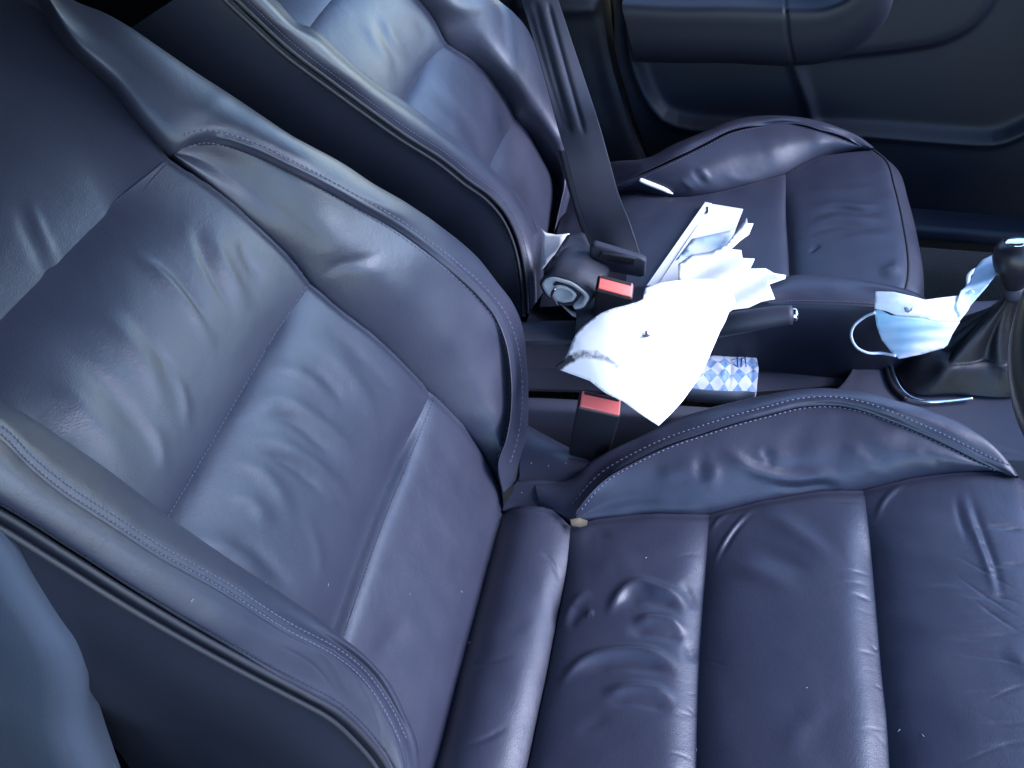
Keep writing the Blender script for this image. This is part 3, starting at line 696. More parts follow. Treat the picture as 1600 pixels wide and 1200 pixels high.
up_poly = [tuple(p) for p in cr(upper, 40)] + [(1200, -100), (1200, 92)]
insu = inside(q, up_poly); du_ = pdist(q, upper); su = np.where(insu, du_, -du_)
Hd += .012 / (1 + np.exp(-(su - 0) / 3.0)) + .004 * np.exp(-((su + 2) / 5) ** 2) * ins
vr, vt = poly_dist(q, [(1238, 95), (1250, 130), (1262, 165), (1270, 195)])
Hd += .006 * np.exp(-(vr / 10) ** 2)
Gd = Gd.copy(); Gd[..., 1] -= Hd
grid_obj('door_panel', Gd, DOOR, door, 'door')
grid_obj('door_edge', loft([[p for p in d0], shift(d0, (-.002, .05, 0))], 4, 60), PLB, door)
# armrest
AT = [(972, 8), (1060, 12), (1140, 12), (1222, 14), (1290, 12), (1325, -4), (1345, -30), (1352, -70)]
AB = [(990, 88), (1060, 90), (1140, 90), (1238, 94), (1300, 86), (1352, 58), (1385, 20), (1400, -40)]
AM = lerp2(AT, AB, .5)
top = [PY(x, y, .83) for x, y in AT]
G = loft([shift(top, (0, .075, .012)), shift(top, (0, .02, .004)), top, [PY(x, y, .826) for x, y in AM], [PY(x, y, .838) for x, y in AB], [PY(x, y, .90) + np.array([0, 0, -.01]) for x, y in AB]], 60, 200)
G = displace(G, [([(1227, -20), (1228, 15), (1231, 55), (1240, 98)], 2.2, -.004, 0)])
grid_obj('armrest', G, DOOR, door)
# lower recess and sill
sill = tag(rbox('door_sill', (.75, .875, -.135), (1.4, .075, .03), mat('sill_plastic', (.024, .028, .045), .55, bump=[('noise', 500, .2, .0005)]), None, bev=.01), 'dark sill strip along the foot of the far door', 'sill')
lowd = rbox('door_bottom', (.62, .93, -.12), (1.25, .03, .14), PLB, door, bev=.01)
# near lower-left pillar trim
NE = [(-20, 800), (20, 838), (62, 905), (100, 965), (124, 1005), (134, 1050), (134, 1120), (150, 1170), (172, 1230), (200, 1300)]
e0 = [PY(x, y, -.40) for x, y in NE]; e1 = [PY(x - 25, y + 6, -.415) for x, y in NE]; e2 = [PY(x - 150, y + 30, -.425) for x, y in NE]; e3 = [PY(x - 900, y + 120, -.43) for x, y in NE]
ntrim = thing('pillar_trim', 'grey-blue curved trim at bottom left in front of nearest seat side', 'pillar trim', e0[-1])
G = displace(loft([shift(e0, (-.012, .03, 0)), e0, e1, e2, e3], 60, 80), [([(20, 1010), (60, 1100), (90, 1200)], 26, -.0012), ([(0, 1120), (30, 1160), (50, 1210)], 12, .001)], lumps=.0008, lumpscale=.12)
grid_obj('pillar_cover', G, GTRIM, ntrim)
tube('door_seal', cr([PY(x, y, -.38) for x, y in [(130, 1100), (142, 1132), (162, 1168), (185, 1210), (230, 1290)]], 40), .002, GTRIM, ntrim)

# ==================================================================
#  CENTRE CONSOLE
# ==================================================================
con = thing('centre_console', 'dark plastic centre console with open tray between the front seats', 'console', (.25, .24, -.2))
# rails run front to back; given as (x0 pixel, ...) at a height z
def crl(pts, z): return [PZ(x, y, z) for x, y in pts]
L0 = crl([(700, 505), (825, 503), (930, 500), (1040, 498), (1150, 500), (1260, 492), (1380, 480), (1560, 470), (1750, 470)], .0)
L1 = crl([(700, 534), (825, 533), (930, 530), (1040, 527), (1150, 525), (1250, 518), (1330, 515), (1370, 512)], .0)
grid_obj('console_top', loft([shift(L0, (0, .02, -.16)), shift(L0, (0, .003, -.01)), L0, cr(crl([(700, 534), (825, 533), (930, 530), (1040, 527), (1150, 525), (1250, 518), (1330, 515), (1430, 510), (1560, 505), (1750, 505)], .0), 9)], 40, 60), PLC, con)
L2 = crl([(700, 541), (825, 540), (930, 537), (1040, 533), (1150, 530), (1250, 524), (1350, 520)], -.006)
L3 = crl([(700, 575), (825, 575), (930, 576), (1040, 578), (1180, 583), (1300, 583), (1345, 570)], -.02)
L4 = crl([(700, 607), (825, 607), (930, 610), (1040, 613), (1180, 612), (1260, 606), (1320, 600)], -.018)
L5 = crl([(700, 611), (825, 611), (930, 614), (1040, 618), (1180, 622), (1260, 622), (1350, 622)], -.012)
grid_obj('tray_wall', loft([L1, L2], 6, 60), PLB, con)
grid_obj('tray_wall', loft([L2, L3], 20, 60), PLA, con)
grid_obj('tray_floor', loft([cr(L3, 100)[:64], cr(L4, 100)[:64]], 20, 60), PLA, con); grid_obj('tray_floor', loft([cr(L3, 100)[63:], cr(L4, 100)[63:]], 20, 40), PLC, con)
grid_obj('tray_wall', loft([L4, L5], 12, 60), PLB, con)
L6 = crl([(700, 622), (825, 621), (930, 626), (1040, 632), (1180, 640), (1300, 640), (1420, 650), (1600, 700), (1750, 730)], -.004)
L7 = crl([(700, 640), (825, 638), (930, 643), (1040, 650), (1180, 655), (1300, 660), (1420, 680), (1600, 720), (1750, 760)], -.004)
grid_obj('console_rim', loft([shift(L6, (0, .004, -.03)), L6, L7, shift(L7, (0, -.002, -.012)), shift(L7, (0, -.004, -.2))], 40, 80), PLC, con)
# front deck round the gear gaiter
D0 = crl([(1338, 555), (1334, 582), (1315, 603), (1290, 622), (1270, 660)], -.003)
D1 = crl([(1372, 512), (1385, 570), (1395, 622), (1400, 660), (1400, 700)], -.002)
D2 = crl([(1560, 490), (1570, 540), (1580, 600), (1590, 660), (1600, 720)], -.002)
D3 = crl([(1760, 480), (1770, 540), (1780, 600), (1790, 660), (1800, 720)], .01)
Dm = crl([(1345, 505), (1347, 560), (1338, 600), (1325, 640), (1320, 680)], -.001)
G = loft([shift(D0, (.0, 0, -.025)), shift(D0, (-.001, 0, -.004)), Dm, D1, D2, D3], 90, 60)
grid_obj('console_deck', G, PLC, con)
# gear surround: recessed dark well edge and chrome frame
CT = [(1400, 500), (1391, 540), (1392, 562), (1397, 585), (1407, 606), (1424, 621), (1447, 627), (1483, 626), (1520, 622)]
tube('chrome_frame', cr(crl(CT, .004), 80), .0026, CHR, con, seg=10, flat=(.7, 1))
tube('frame_gap', cr(crl([(x - 9, y + 3) for x, y in CT[:6]], .001), 60), .0035, PLB, con, seg=8)  # dark gap outside the frame, put in as a black strip

# gear lever
gear = thing('gear_lever', 'black gear lever with silver-topped round knob and leather gaiter', 'gear lever', PZ(1540, 560, 0))
base = crl([(1403, 560), (1410, 598), (1432, 615), (1500, 616), (1580, 620), (1660, 600), (1660, 540), (1600, 505), (1500, 500), (1430, 515)], .003)
basec = cr(base, 96, closed=True)
neck = PZ(1583, 462, .12); cx = basec.mean(0)
levels = []
for k, t in enumerate(np.linspace(0, 1, 44)):
    s = (1 - t) ** 1.5 * .92 + .08 * (1 - t) + .0
    ctr = cx * (1 - t) + neck * t
    ring = []
    for i, p in enumerate(basec):
        th = 2 * math.pi * i / 96
        r = (p - cx) * (s + .10 * t); r[2] = 0
        fold = 1 + .10 * math.sin(th * 7 + 1.5 * t * 3) * math.sin(math.pi * min(t * 1.1, 1)) + .05 * math.sin(th * 13 + 2 + t * 9) * math.sin(math.pi * t)
        zz = .003 + (neck[2] - .003) * (t ** 1.1)
        hump = .012 * math.sin(math.pi * min(1, t * 3)) * (t < .34)
        ring.append(np.array([ctr[0] + r[0] * fold, ctr[1] + r[1] * fold, zz + hump]))
    levels.append(ring)
Vg = [p for r in levels for p in r]
GAI = mat('gaiter_leather', (.006, .006, .009), .5, bump=[('voronoi', 500, .2, .0005), ('noise', 40, .4, .004)])
mesh_obj('gaiter', Vg, grid_faces(44, 96, closed_v=True), GAI, gear)
def sub(o, p):
    mw = o.matrix_world.copy(); o.parent = p; o.matrix_parent_inverse = p.matrix_world.inverted(); return o
def lathe(name, base_p, axis, prof, m, parent, seg=32):
    ax = np.array(axis, float); ax /= np.linalg.norm(ax); a = np.cross(ax, [0, 1, 0.]); a /= np.linalg.norm(a); b = np.cross(ax, a)
    V = []
    for r, h in prof:
        for k in range(seg):
            th = 2 * math.pi * k / seg; V.append(np.array(base_p) + ax * h + r * (math.cos(th) * a + math.sin(th) * b))
    f = grid_faces(len(prof), seg, closed_v=True).tolist(); n = len(prof)
    o = mesh_obj(name, V, [tuple(x) for x in f] + [tuple(range(seg))[::-1], tuple((n - 1) * seg + k for k in range(seg))], m, parent)
    fix_normals(o); return o
kax = PZ(1588, 398, .172) - neck
kb = neck
lathe('knob_collar', kb, kax, [(.010, -.004), (.0115, 0), (.0115, .01), (.010, .012)], PLA, gear)
KNB = lathe('knob', kb, kax, [(.010, .010), (.014, .018), (.020, .030), (.0245, .042), (.0255, .052), (.024, .062), (.019, .069), (.014, .071)], PLB, gear)
lathe('knob_badge', kb, kax, [(.0145, .0702), (.0143, .0722), (.010, .0733), (.002, .0737)], CHR, KNB)

# handbrake
hb = thing('handbrake', 'dark handbrake lever with chrome button beside passenger seat', 'handbrake', PZ(1050, 520, .03))
hp_ = [PZ(1010, 530, .04), PZ(1080, 516, .08), PZ(1160, 503, .112), PZ(1222, 493, .124), PZ(1238, 492, .126)]
tube('lever_grip', cr(hp_, 40), np.interp(np.linspace(0, 1, 40), [0, .6, .93, 1], [.0165, .0145, .0125, .0115]), PLA, hb, seg=20)
hd = hp_[-1] - hp_[-2]; hd /= np.linalg.norm(hd)
tube('release_button', [hp_[-1] - hd * .001, hp_[-1] + hd * .004, hp_[-1] + hd * .0065], [.0085, .0085, .0065], CHR, hb, seg=20)

# steering wheel
sw = thing('steering_wheel', 'black steering wheel rim at right edge of photo', 'steering wheel', (.5, -.14, .5))
tl = math.radians(40); WR = .18; WC = np.array([.409, -.166, .395]) + WR * np.array([math.sin(tl), 0, math.cos(tl)])
wu = np.array([math.sin(tl), 0, math.cos(tl)]); wn = np.array([math.cos(tl), 0, -math.sin(tl)])
ring = [WC + WR * (math.cos(t) * wu + math.sin(t) * EY) for t in np.linspace(0, 2 * math.pi, 96, endpoint=False)]
tube('rim', ring, .013, mat('wheel_leather', (.012, .012, .016), .4, bump=[('voronoi', 500, .2, .0004)]), sw, seg=20, closed=True, upv=wn)
for t in (math.radians(90), math.radians(200), math.radians(-90)):
    e = WC + (WR - .008) * (math.cos(t) * wu + math.sin(t) * EY)
    tube('spoke', cr([WC + (e - WC) * .3 + wn * .03, WC + (e - WC) * .7 + wn * .015, e], 16), np.linspace(.024, .014, 16), PLA, sw, seg=14, flat=(.45, 1), upv=wn)
hub = lathe('hub', WC + wn * .04, -wn, [(.05, 0), (.066, .004), (.07, .014), (.062, .026), (.03, .034), (.004, .036)], PLA, sw)

# ==================================================================
#  SEAT BELT, BUCKLES
# ==================================================================
belt = thing('seat_belt', 'dark grey passenger seat belt hanging down from pillar to latch plate', 'seat belt', PZ(960, 400, .08))
BL = [(800, -60, .80), (815, 0, .74), (850, 118, .62), (872, 200, .52), (887, 250, .45), (900, 308, .37), (925, 375, .27), (938, 402, .23)]
Bl = [(795, -70), (815, 0), (850, 120), (872, 200), (887, 250), (902, 310), (922, 365), (943, 408)]
Br = [(850, -70), (872, 0), (915, 130), (935, 190), (952, 250), (967, 304), (985, 350), (1005, 412)]
Yb = [.80, .74, .64, .57, .53, .48, .43, .395]
rl_ = [PY(x, y, v) for (x, y), v in zip(Bl, Yb)]; rr_ = [PY(x, y, v - .004) for (x, y), v in zip(Br, Yb)]
rm_ = [(a + b) / 2 + np.array([0, -.004 - .003 * math.sin(i), 0]) for i, (a, b) in enumerate(zip(rl_, rr_))]
G = loft([rl_, rm_, rr_], 60, 160)
G = displace(G, [([(835, 0), (865, 110), (890, 200), (893, 215)], 5, -.004, .1), ([(855, 0), (885, 110), (915, 215)], 4, -.003, .1), ([(825, 10), (860, 130), (885, 210)], 5, -.002, .1)])
grid_obj('webbing', G, WEB, belt, thick=.0014)
lp = [PY(x, y, v) for x, y, v in [(872, 235, .58), (886, 290, .53), (903, 345, .47), (918, 385, .43)]]
lp2 = [PY(x, y, v) for x, y, v in [(905, 235, .575), (915, 290, .525), (925, 345, .465), (940, 385, .425)]]
grid_obj('lap_webbing', loft([lp, lp2], 6, 40), WEB, belt, thick=.0014)
def zt(px, py): return .10
lt = [(922, 381), (930, 378), (1000, 399), (1010, 404), (1008, 428), (1000, 430), (935, 418), (922, 412)]
plt = [PY(x, y, .372) for x, y in lt]
LPL = prism('latch_plate', shift(plt, (0, .006, 0)), shift(plt, (0, -.006, 0)), PLA, belt, bev=.003)
ls = [PY(x, y, .365) for x, y in [(934, 402), (990, 412), (994, 402), (940, 392)]]
prism('latch_slot', shift(ls, (0, .003, 0)), shift(ls, (0, -.004, 0)), PLB, LPL, bev=.001)
tg = [PY(x, y, .368) for x, y in [(944, 418), (980, 426), (978, 440), (946, 434)]]
prism('tongue', shift(tg, (0, .0012, 0)), shift(tg, (0, -.0012, 0)), CHR, LPL)

def buckle(label, front, back_dir, redq, z):
    """front: four pixels of the top face, redq: four pixels of the button; body goes down along back_dir"""
    pass
def make_buckle(label, topq, ytop, down, scale, redin):
    P = [hit(x, y, nrm, c) for (x, y), (nrm, c) in zip(topq, ytop)]
    t = thing('belt_buckle', label, 'belt buckle', np.mean(P, 0) + down, 'belt buckles beside the console')
    P = np.array(P); lo = P + down; c = P.mean(0)
    lo = lo.mean(0) + (lo - lo.mean(0)) * scale
    prism('buckle_body', list(lo), list(P), PLB, t, bev=.003)
    n = np.cross(P[1] - P[0], P[2] - P[0]); n /= np.linalg.norm(n); n = n if n @ (CAM - c) > 0 else -n
    Q = c + (P - c) * redin; q0 = Q - n * .002; q1 = Q + n * .003
    b = prism('red_button', list(q0), list(q1), RED, t, bev=.0015)
    # slot above the button
    u = (P[1] - P[0]); S = [P[3] * 0.0 + x for x in [c + (P[0] - c) * .8, c + (P[1] - c) * .8]]
    v = (P[3] - P[0]) * .16
    sl = [S[0], S[1], S[1] + v, S[0] + v]
    prism('slot', [p - n * .001 for p in sl], [p + n * .0042 for p in sl], PLB, t)
    return t
nzz = np.array([.25, -.45, .85]); nzz /= np.linalg.norm(nzz)
def pl_at(p): return (nzz, nzz @ np.array(p))
cN = PZ(938, 632, .095); cF = PZ(962, 443, .095)
make_buckle('black belt buckle with red button beside nearest seat, nearer of the two', [(906, 609), (973, 623), (970, 652), (902, 636)], [pl_at(cN)] * 4, np.array([-.012, .0, -.085]), .92, .9)
make_buckle('black belt buckle with red button below latch plate, farther of the two', [(934, 428), (992, 443), (989, 468), (930, 452)], [pl_at(cF)] * 4, np.array([-.006, .0, -.08]), .92, .88)
for o in []: pass

# ==================================================================
#  PAPERS AND SMALL THINGS
# ==================================================================
def paper(name, outline, surf, m, step=7, crumple=0, seed=0, thick=.0006, fold=None, smooth=True, parent=None):
    """sheet whose outline is traced and laid over surf(px, py) -> world point"""
    P = np.array(outline, float); pts = []
    for i in range(len(P)):
        a, b = P[i], P[(i + 1) % len(P)]; n = max(1, int(np.linalg.norm(b - a) / step))
        for k in range(n): pts.append(tuple(a + (b - a) * k / n))
    nb = len(pts); lo = P.min(0); hi = P.max(0); r = np.random.default_rng(seed)
    gx, gy = np.meshgrid(np.arange(lo[0], hi[0], step), np.arange(lo[1], hi[1], step)); g = np.stack([gx, gy], -1).reshape(-1, 2) + r.uniform(-.2, .2, (gx.size, 2)) * step
    g = g[inside(g, [tuple(p) for p in P])]
    cl = np.vstack([P, P[:1]]); keep = np.ones(len(g), bool)
    bp = np.array(pts)
    dm = np.min(np.linalg.norm(g[:, None] - bp[None], axis=2), axis=1); g = g[dm > step * .55]
    allp = [Vector(p) for p in pts] + [Vector(p) for p in g.tolist()]
    ed = [(i, (i + 1) % nb) for i in range(nb)]
    v, e, f, *_ = delaunay_2d_cdt(allp, ed, [], 1, 1e-5)
    Vw = []
    r2 = np.random.default_rng(seed + 7); W = [(r2.normal(size=2), r2.uniform(0, 6.28), r2.uniform(.5, 1.6)) for _ in range(9)]
    for p in v:
        q_ = surf(p.x, p.y); d = 0
        if crumple:
            for wv, ph, fr in W:
                wn_ = wv / np.linalg.norm(wv); s = (p.x * wn_[0] + p.y * wn_[1]) / 42 * fr + ph
                d += (abs(((s / math.pi) % 2) - 1) - .5)
            d *= crumple / 4
        Vw.append(np.array(q_) + EZ * d)
    # keep only faces whose centre lies inside
    f2 = []
    for fc in f:
        c = np.mean([[v[i].x, v[i].y] for i in fc], 0)
        if inside(c[None], [tuple(p) for p in P])[0]: f2.append(tuple(fc))
    o = mesh_obj(name, Vw, f2, m, parent, smooth=smooth); 
    mm = o.modifiers.new('thickness', 'SOLIDIFY'); mm.thickness = thick; mm.offset = 0
    return o
# booklet on the far cushion
def s_book(x, y): return C2(x, y, .012 + .004 * math.sin((y - 315) / 60))
book = thing('booklet', 'thin white booklet with pale blue cover print on far seat cushion', 'booklet', C2(1060, 400, 0))
def blue_wash(name, axis_px):
    m = mat(name, (.88, .88, .9), .6, spec=.3); nt = m.node_tree; b = nt.nodes['Principled BSDF']
    tc = nt.nodes.new('ShaderNodeTexCoord'); nz = nt.nodes.new('ShaderNodeTexNoise'); nz.inputs['Scale'].default_value = 16; nz.inputs['Detail'].default_value = 2
    nt.links.new(tc.outputs['Object'], nz.inputs[0]); rp = nt.nodes.new('ShaderNodeValToRGB')
    rp.color_ramp.elements[0].position = .42; rp.color_ramp.elements[0].color = (.86, .87, .9, 1); rp.color_ramp.elements[1].position = .62; rp.color_ramp.elements[1].color = (.42, .68, .82, 1)
    nt.links.new(nz.outputs['Fac'], rp.inputs[0]); nt.links.new(rp.outputs[0], b.inputs['Base Color']); return m
paper('back_cover', [(1102, 316), (1112, 318), (1024, 452), (1008, 450)], lambda x, y: C2(x, y, .014), PAP, smooth=False, parent=book, thick=.001)
paper('cover', [(1112, 319), (1161, 327), (1152, 350), (1140, 386), (1120, 420), (1090, 460), (1020, 458)], s_book, PAP, parent=book, thick=.0012, smooth=False)
paper('cover_print', [(1082, 374), (1146, 360), (1140, 384), (1118, 398), (1070, 402), (1056, 408)], lambda x, y: s_book(x, y) + EZ * .0012, blue_wash('printed_cover', None), parent=book, thick=.0003)
paper('page_ink', [(1103, 325), (1107, 325), (1106, 334), (1101, 337), (1104, 330)], lambda x, y: s_book(x, y) + EZ * .002, PLB, step=3, parent=book, thick=.0003)
# torn fan of paper strips
def s_fan(x, y):
    u = min(max((y - 375) / 45., 0), 1); return C2(x, y, .026 + .052 * u * u * (3 - 2 * u) + .004 * math.sin(x / 17. + y / 9.))
fan = paper('torn_paper', [(1060, 412), (1080, 398), (1110, 394), (1134, 384), (1150, 364), (1167, 341), (1168, 350), (1177, 350), (1170, 368), (1156, 378), (1142, 391), (1158, 393), (1160, 405), (1179, 406), (1172, 421), (1196, 420), (1209, 427), (1228, 430), (1227, 435), (1202, 444), (1211, 466), (1190, 470), (1170, 479), (1145, 482), (1120, 500), (1060, 480)],
            s_fan, PAP, step=6, crumple=.005, seed=3)
tag(fan, 'torn white paper with ragged fanned edges between booklet and handbrake', 'paper')
# the large crumpled sheet draped over the console
def s_big(x, y):
    t = np.clip((y - 455) / 210., 0, 1)
    z = .165 - .06 * t + .018 * math.sin(math.pi * np.clip((x - 870) / 260., 0, 1))
    return PZ(x, y, z)
big_o = [(1008, 454), (1030, 447), (1070, 440), (1110, 436), (1140, 440), (1150, 470), (1140, 484), (1134, 500), (1125, 517), (1108, 558), (1100, 576), (1087, 598), (1067, 626), (1048, 648), (1029, 668), (1016, 660), (1000, 649), (973, 629), (946, 616), (921, 597), (895, 588), (869, 579), (868, 574), (878, 567), (887, 556), (894, 537), (900, 525), (908, 515), (922, 503), (938, 492), (958, 484), (976, 479), (995, 474), (1004, 470)]
big = paper('crumpled_paper', big_o, s_big, PAP, step=4, crumple=.012, seed=5, smooth=True)
bigt = thing('crumpled_paper', 'large bright white crumpled paper with black smudge draped over console', 'paper', PZ(1000, 560, .12)); big.name = 'sheet'
big.parent = bigt; big.matrix_parent_inverse = bigt.matrix_basis.inverted()
bigt.name = 'crumpled_paper'
SM = mat('ink_smudge', (.88, .88, .9), .7, spec=.2); ntm = SM.node_tree
tc = ntm.nodes.new('ShaderNodeTexCoord'); nz = ntm.nodes.new('ShaderNodeTexNoise'); nz.inputs['Scale'].default_value = 130; nz.inputs['Detail'].default_value = 6; rp = ntm.nodes.new('ShaderNodeValToRGB')
rp.color_ramp.elements[0].position = .46; rp.color_ramp.elements[0].color = (.05, .05, .06, 1); rp.color_ramp.elements[1].position = .62; rp.color_ramp.elements[1].color = (.7, .7, .72, 1)
ntm.links.new(tc.outputs['Object'], nz.inputs[0]); ntm.links.new(nz.outputs[0], rp.inputs[0]); ntm.links.new(rp.outputs[0], ntm.nodes['Principled BSDF'].inputs['Base Color'])
SM2 = mat('dark_smudge', (.07, .07, .085), .7, bump=[('noise', 300, .5, .001)])
tb = BVHTree.FromObject(big, bpy.context.evaluated_depsgraph_get())
def on_big(x, y, up=.0012):
    bpy_d = Vector(R @ np.array([x - 800, 600 - y, -F])).normalized(); h = tb.ray_cast(Vector(CAM), bpy_d)
    if h[0] is None: return s_big(x, y) + EZ * up
    return np.array(h[0]) - np.array(bpy_d) * up
qv = proj(np.array([v.co[:] for v in big.data.vertices]))
ds, ts = poly_dist(qv, [(868, 576), (882, 566), (900, 557), (922, 553), (944, 560), (964, 570)])
val = np.exp(-(ds / 8.) ** 2) * np.where(ts < .3, 1.25, 1.0 - .35 * ts)
at = big.data.attributes.new('smudge', 'FLOAT', 'POINT'); at.data.foreach_set('value', val.astype(np.float32))
SHM = mat('smudged_paper', (.9, .9, .9), .7, spec=.2, bump=[('noise', 120, .12, .0005)]); ntm = SHM.node_tree
an = ntm.nodes.new('ShaderNodeAttribute'); an.attribute_name = 'smudge'; tc = ntm.nodes.new('ShaderNodeTexCoord'); nz = ntm.nodes.new('ShaderNodeTexNoise'); nz.inputs['Scale'].default_value = 160; nz.inputs['Detail'].default_value = 6
ntm.links.new(tc.outputs['Object'], nz.inputs[0]); ad = ntm.nodes.new('ShaderNodeMath'); ad.operation = 'MULTIPLY_ADD'; ad.inputs[1].default_value = 1.1; ntm.links.new(nz.outputs[0], ad.inputs[0])
ad.inputs[2].default_value = -.55; ad2 = ntm.nodes.new('ShaderNodeMath'); ad2.operation = 'ADD'; ntm.links.new(ad.outputs[0], ad2.inputs[0]); ntm.links.new(an.outputs['Fac'], ad2.inputs[1])
rp = ntm.nodes.new('ShaderNodeValToRGB'); rp.color_ramp.elements[0].position = .38; rp.color_ramp.elements[0].color = (.9, .9, .9, 1); rp.color_ramp.elements[1].position = .95; rp.color_ramp.elements[1].color = (.045, .045, .055, 1)
ntm.links.new(ad2.outputs[0], rp.inputs[0]); ntm.links.new(rp.outputs[0], ntm.nodes['Principled BSDF'].inputs['Base Color']); big.data.materials[0] = SHM
paper('ink_mark', [(1003, 524), (1008, 523), (1008, 517), (1011, 517), (1012, 522), (1017, 524), (1012, 527), (1006, 527)], lambda x, y: on_big(x, y, .0025), SM2, step=3, parent=bigt, thick=.0002)
# small paper bits
tag(paper('paper_scrap', [(845, 356), (853, 364), (870, 367), (890, 365), (880, 384), (862, 402), (850, 418), (845, 422)], lambda x, y: C2(x, y, .035 + (x - 845) * .0003), PAP), 'small white paper scrap standing against far seat backrest', 'paper')
tag(paper('paper_scrap', [(874, 474), (895, 486), (917, 490), (915, 500), (895, 494)], lambda x, y: PZ(x, y, .035), PAP), 'white paper corner under the rolled grey pouch', 'paper')
tag(paper('paper_scrap', [(1108, 556), (1122, 540), (1145, 529), (1143, 545), (1120, 560), (1100, 566)], lambda x, y: PZ(x, y, .01 + (y - 530) * -.0003), mat('thin_grey_paper', (.5, .5, .56), .7)), 'greyish paper corner between crumpled paper and tissue pack', 'paper')
Tpen = bvh('s2c', 's2d'); pen = []
for x, y in [(1000, 280), (1018, 286), (1038, 294), (1052, 301)]:
    p_, n_ = cast(Tpen, x, y); pen.append(p_ + n_ * .004)
tag(tube('white_stick', cr(pen, 20), np.interp(np.linspace(0, 1, 20), [0, .08, .5, .85, 1], [.004, .0052, .0056, .0046, .001]), PAP, None, seg=12, flat=(.55, 1)), 'short white stick lying at rear of far seat cushion', 'stick')
# tissue pack
TIS = mat('pack_film', (.8, .83, .9), .25, spec=.6); nt = TIS.node_tree; b = nt.nodes['Principled BSDF']
tc = nt.nodes.new('ShaderNodeTexCoord'); mp = nt.nodes.new('ShaderNodeMapping'); nt.links.new(tc.outputs['UV'], mp.inputs[0])
mp.inputs['Rotation'].default_value = (0, 0, math.radians(45)); mp.inputs['Scale'].default_value = (3.5, 3.5, 1)
ck = nt.nodes.new('ShaderNodeTexChecker'); ck.inputs['Scale'].default_value = 1; ck.inputs[1].default_value = (.82, .86, .93, 1)
nzp = nt.nodes.new('ShaderNodeTexVoronoi'); nzp.inputs['Scale'].default_value = 9; nt.links.new(tc.outputs['UV'], nzp.inputs['Vector']); rpp = nt.nodes.new('ShaderNodeValToRGB')
rpp.color_ramp.elements[0].color = (.14, .32, .68, 1); rpp.color_ramp.elements[1].color = (.50, .64, .86, 1); nt.links.new(nzp.outputs['Color'], rpp.inputs[0]); nt.links.new(rpp.outputs[0], ck.inputs[2])
nt.links.new(mp.outputs[0], ck.inputs[0]); nt.links.new(ck.outputs[0], b.inputs['Base Color'])
pack = thing('tissue_pack', 'small white tissue packet with blue diamond print in console tray', 'tissue pack', PZ(1135, 600, -.05))
tp = [[(1078, 552), (1110, 552), (1142, 552), (1160, 551), (1180, 551)], [(1077, 570), (1105, 572), (1140, 572), (1165, 572), (1185, 574)], [(1076, 590), (1105, 592), (1140, 594), (1165, 592), (1184, 592)], [(1075, 606), (1105, 609), (1140, 611), (1165, 611), (1182, 613)]]
G = loft([[PZ(x, y, z) for x, y in r_] for r_, z in zip(tp, (.004, .01, .01, .002))], 30, 50)
G = displace(G, [([(1140, 552), (1142, 575), (1138, 611)], 2, -.0015), ([(1100, 560), (1130, 580), (1120, 605)], 5, .002), ([(1170, 552), (1174, 580), (1176, 612)], 4, -.0015)], lumps=.0015, lumpscale=.03)
o = grid_obj('wrapper', G, TIS, pack, thick=.0)
uv = o.data.uv_layers.new(name='UVMap'); nu_, nv_ = 30, 50
co = np.zeros((len(o.data.loops), 2)); vi = np.zeros(len(o.data.loops), int); o.data.loops.foreach_get('vertex_index', vi)
co[:, 0] = (vi % nv_) / nv_ * 2.0; co[:, 1] = (vi // nv_) / nu_ * 1.2; uv.data.foreach_set('uv', co.ravel())
bd = np.vstack([G[0], G[1:, -1], G[-1, ::-1][1:], G[::-1, 0][1:-1]])
nbd = len(bd); low = bd * 1; low[:, 2] -= .024
Vs = list(bd) + list(low); fs = [(i, (i + 1) % nbd, nbd + (i + 1) % nbd, nbd + i) for i in range(nbd)] + [tuple(range(nbd, 2 * nbd))]
fo = mesh_obj('wrapper_side', Vs, fs, mat('pack_side', (.72, .77, .88), .3), pack); fix_normals(fo)
DK = mat('print_blue', (.03, .07, .25), .4)
for ln in ([(1143, 563), (1152, 560)], [(1152, 557), (1153, 574)], [(1146, 569), (1151, 573)], [(1159, 560), (1158, 574)], [(1164, 558), (1166, 573)], [(1158, 561), (1166, 558)]):
    tr = bvh_pack = BVHTree.FromPolygons([tuple(x) for x in G.reshape(-1, 3)], grid_faces(30, 50).tolist())
    ps = [cast(tr, *p) for p in (ln[0], ((ln[0][0] + ln[1][0]) / 2, (ln[0][1] + ln[1][1]) / 2), ln[1])]
    if all(p[0] is not None for p in ps): tube('printed_letter', [p[0] + p[1] * .0002 for p in ps], .0007, DK, pack, seg=6)
# rolled pouch
pouch = thing('rolled_pouch', 'rolled dark grey pouch with light grey lining beside far buckle', 'pouch', PZ(885, 450, .03))
ctr = [(884, 449), (905, 412)]
def roll_pt(th, rr, depth):
    # spiral in a plane facing the near side, axis along Y with a slight turn
    ax = np.array([.26, .96, 0.05]); ax /= np.linalg.norm(ax); u = np.array([.96, -.26, 0]); v = np.array([0, 0, 1.])
    return RC + ax * depth + u * rr * 1.22 * math.cos(th) + v * rr * .80 * math.sin(th)
RC = PZ(878, 456, .070)
sp_ = []
for k in range(110):
    t = k / 109; th = math.radians(-60 + 560 * t); sp_.append((th, (.036 - .023 * t) * (1 + .03 * math.sin(th * 3 + 1) + .015 * math.sin(th * 7))))
r_a = [roll_pt(a, r, 0) for a, r in sp_]; r_b = [roll_pt(a, r, .065) for a, r in sp_]
G = np.stack([cr(r_a, 160), cr([(x + y) / 2 for x, y in zip(r_a, r_b)], 160), cr(r_b, 160)])
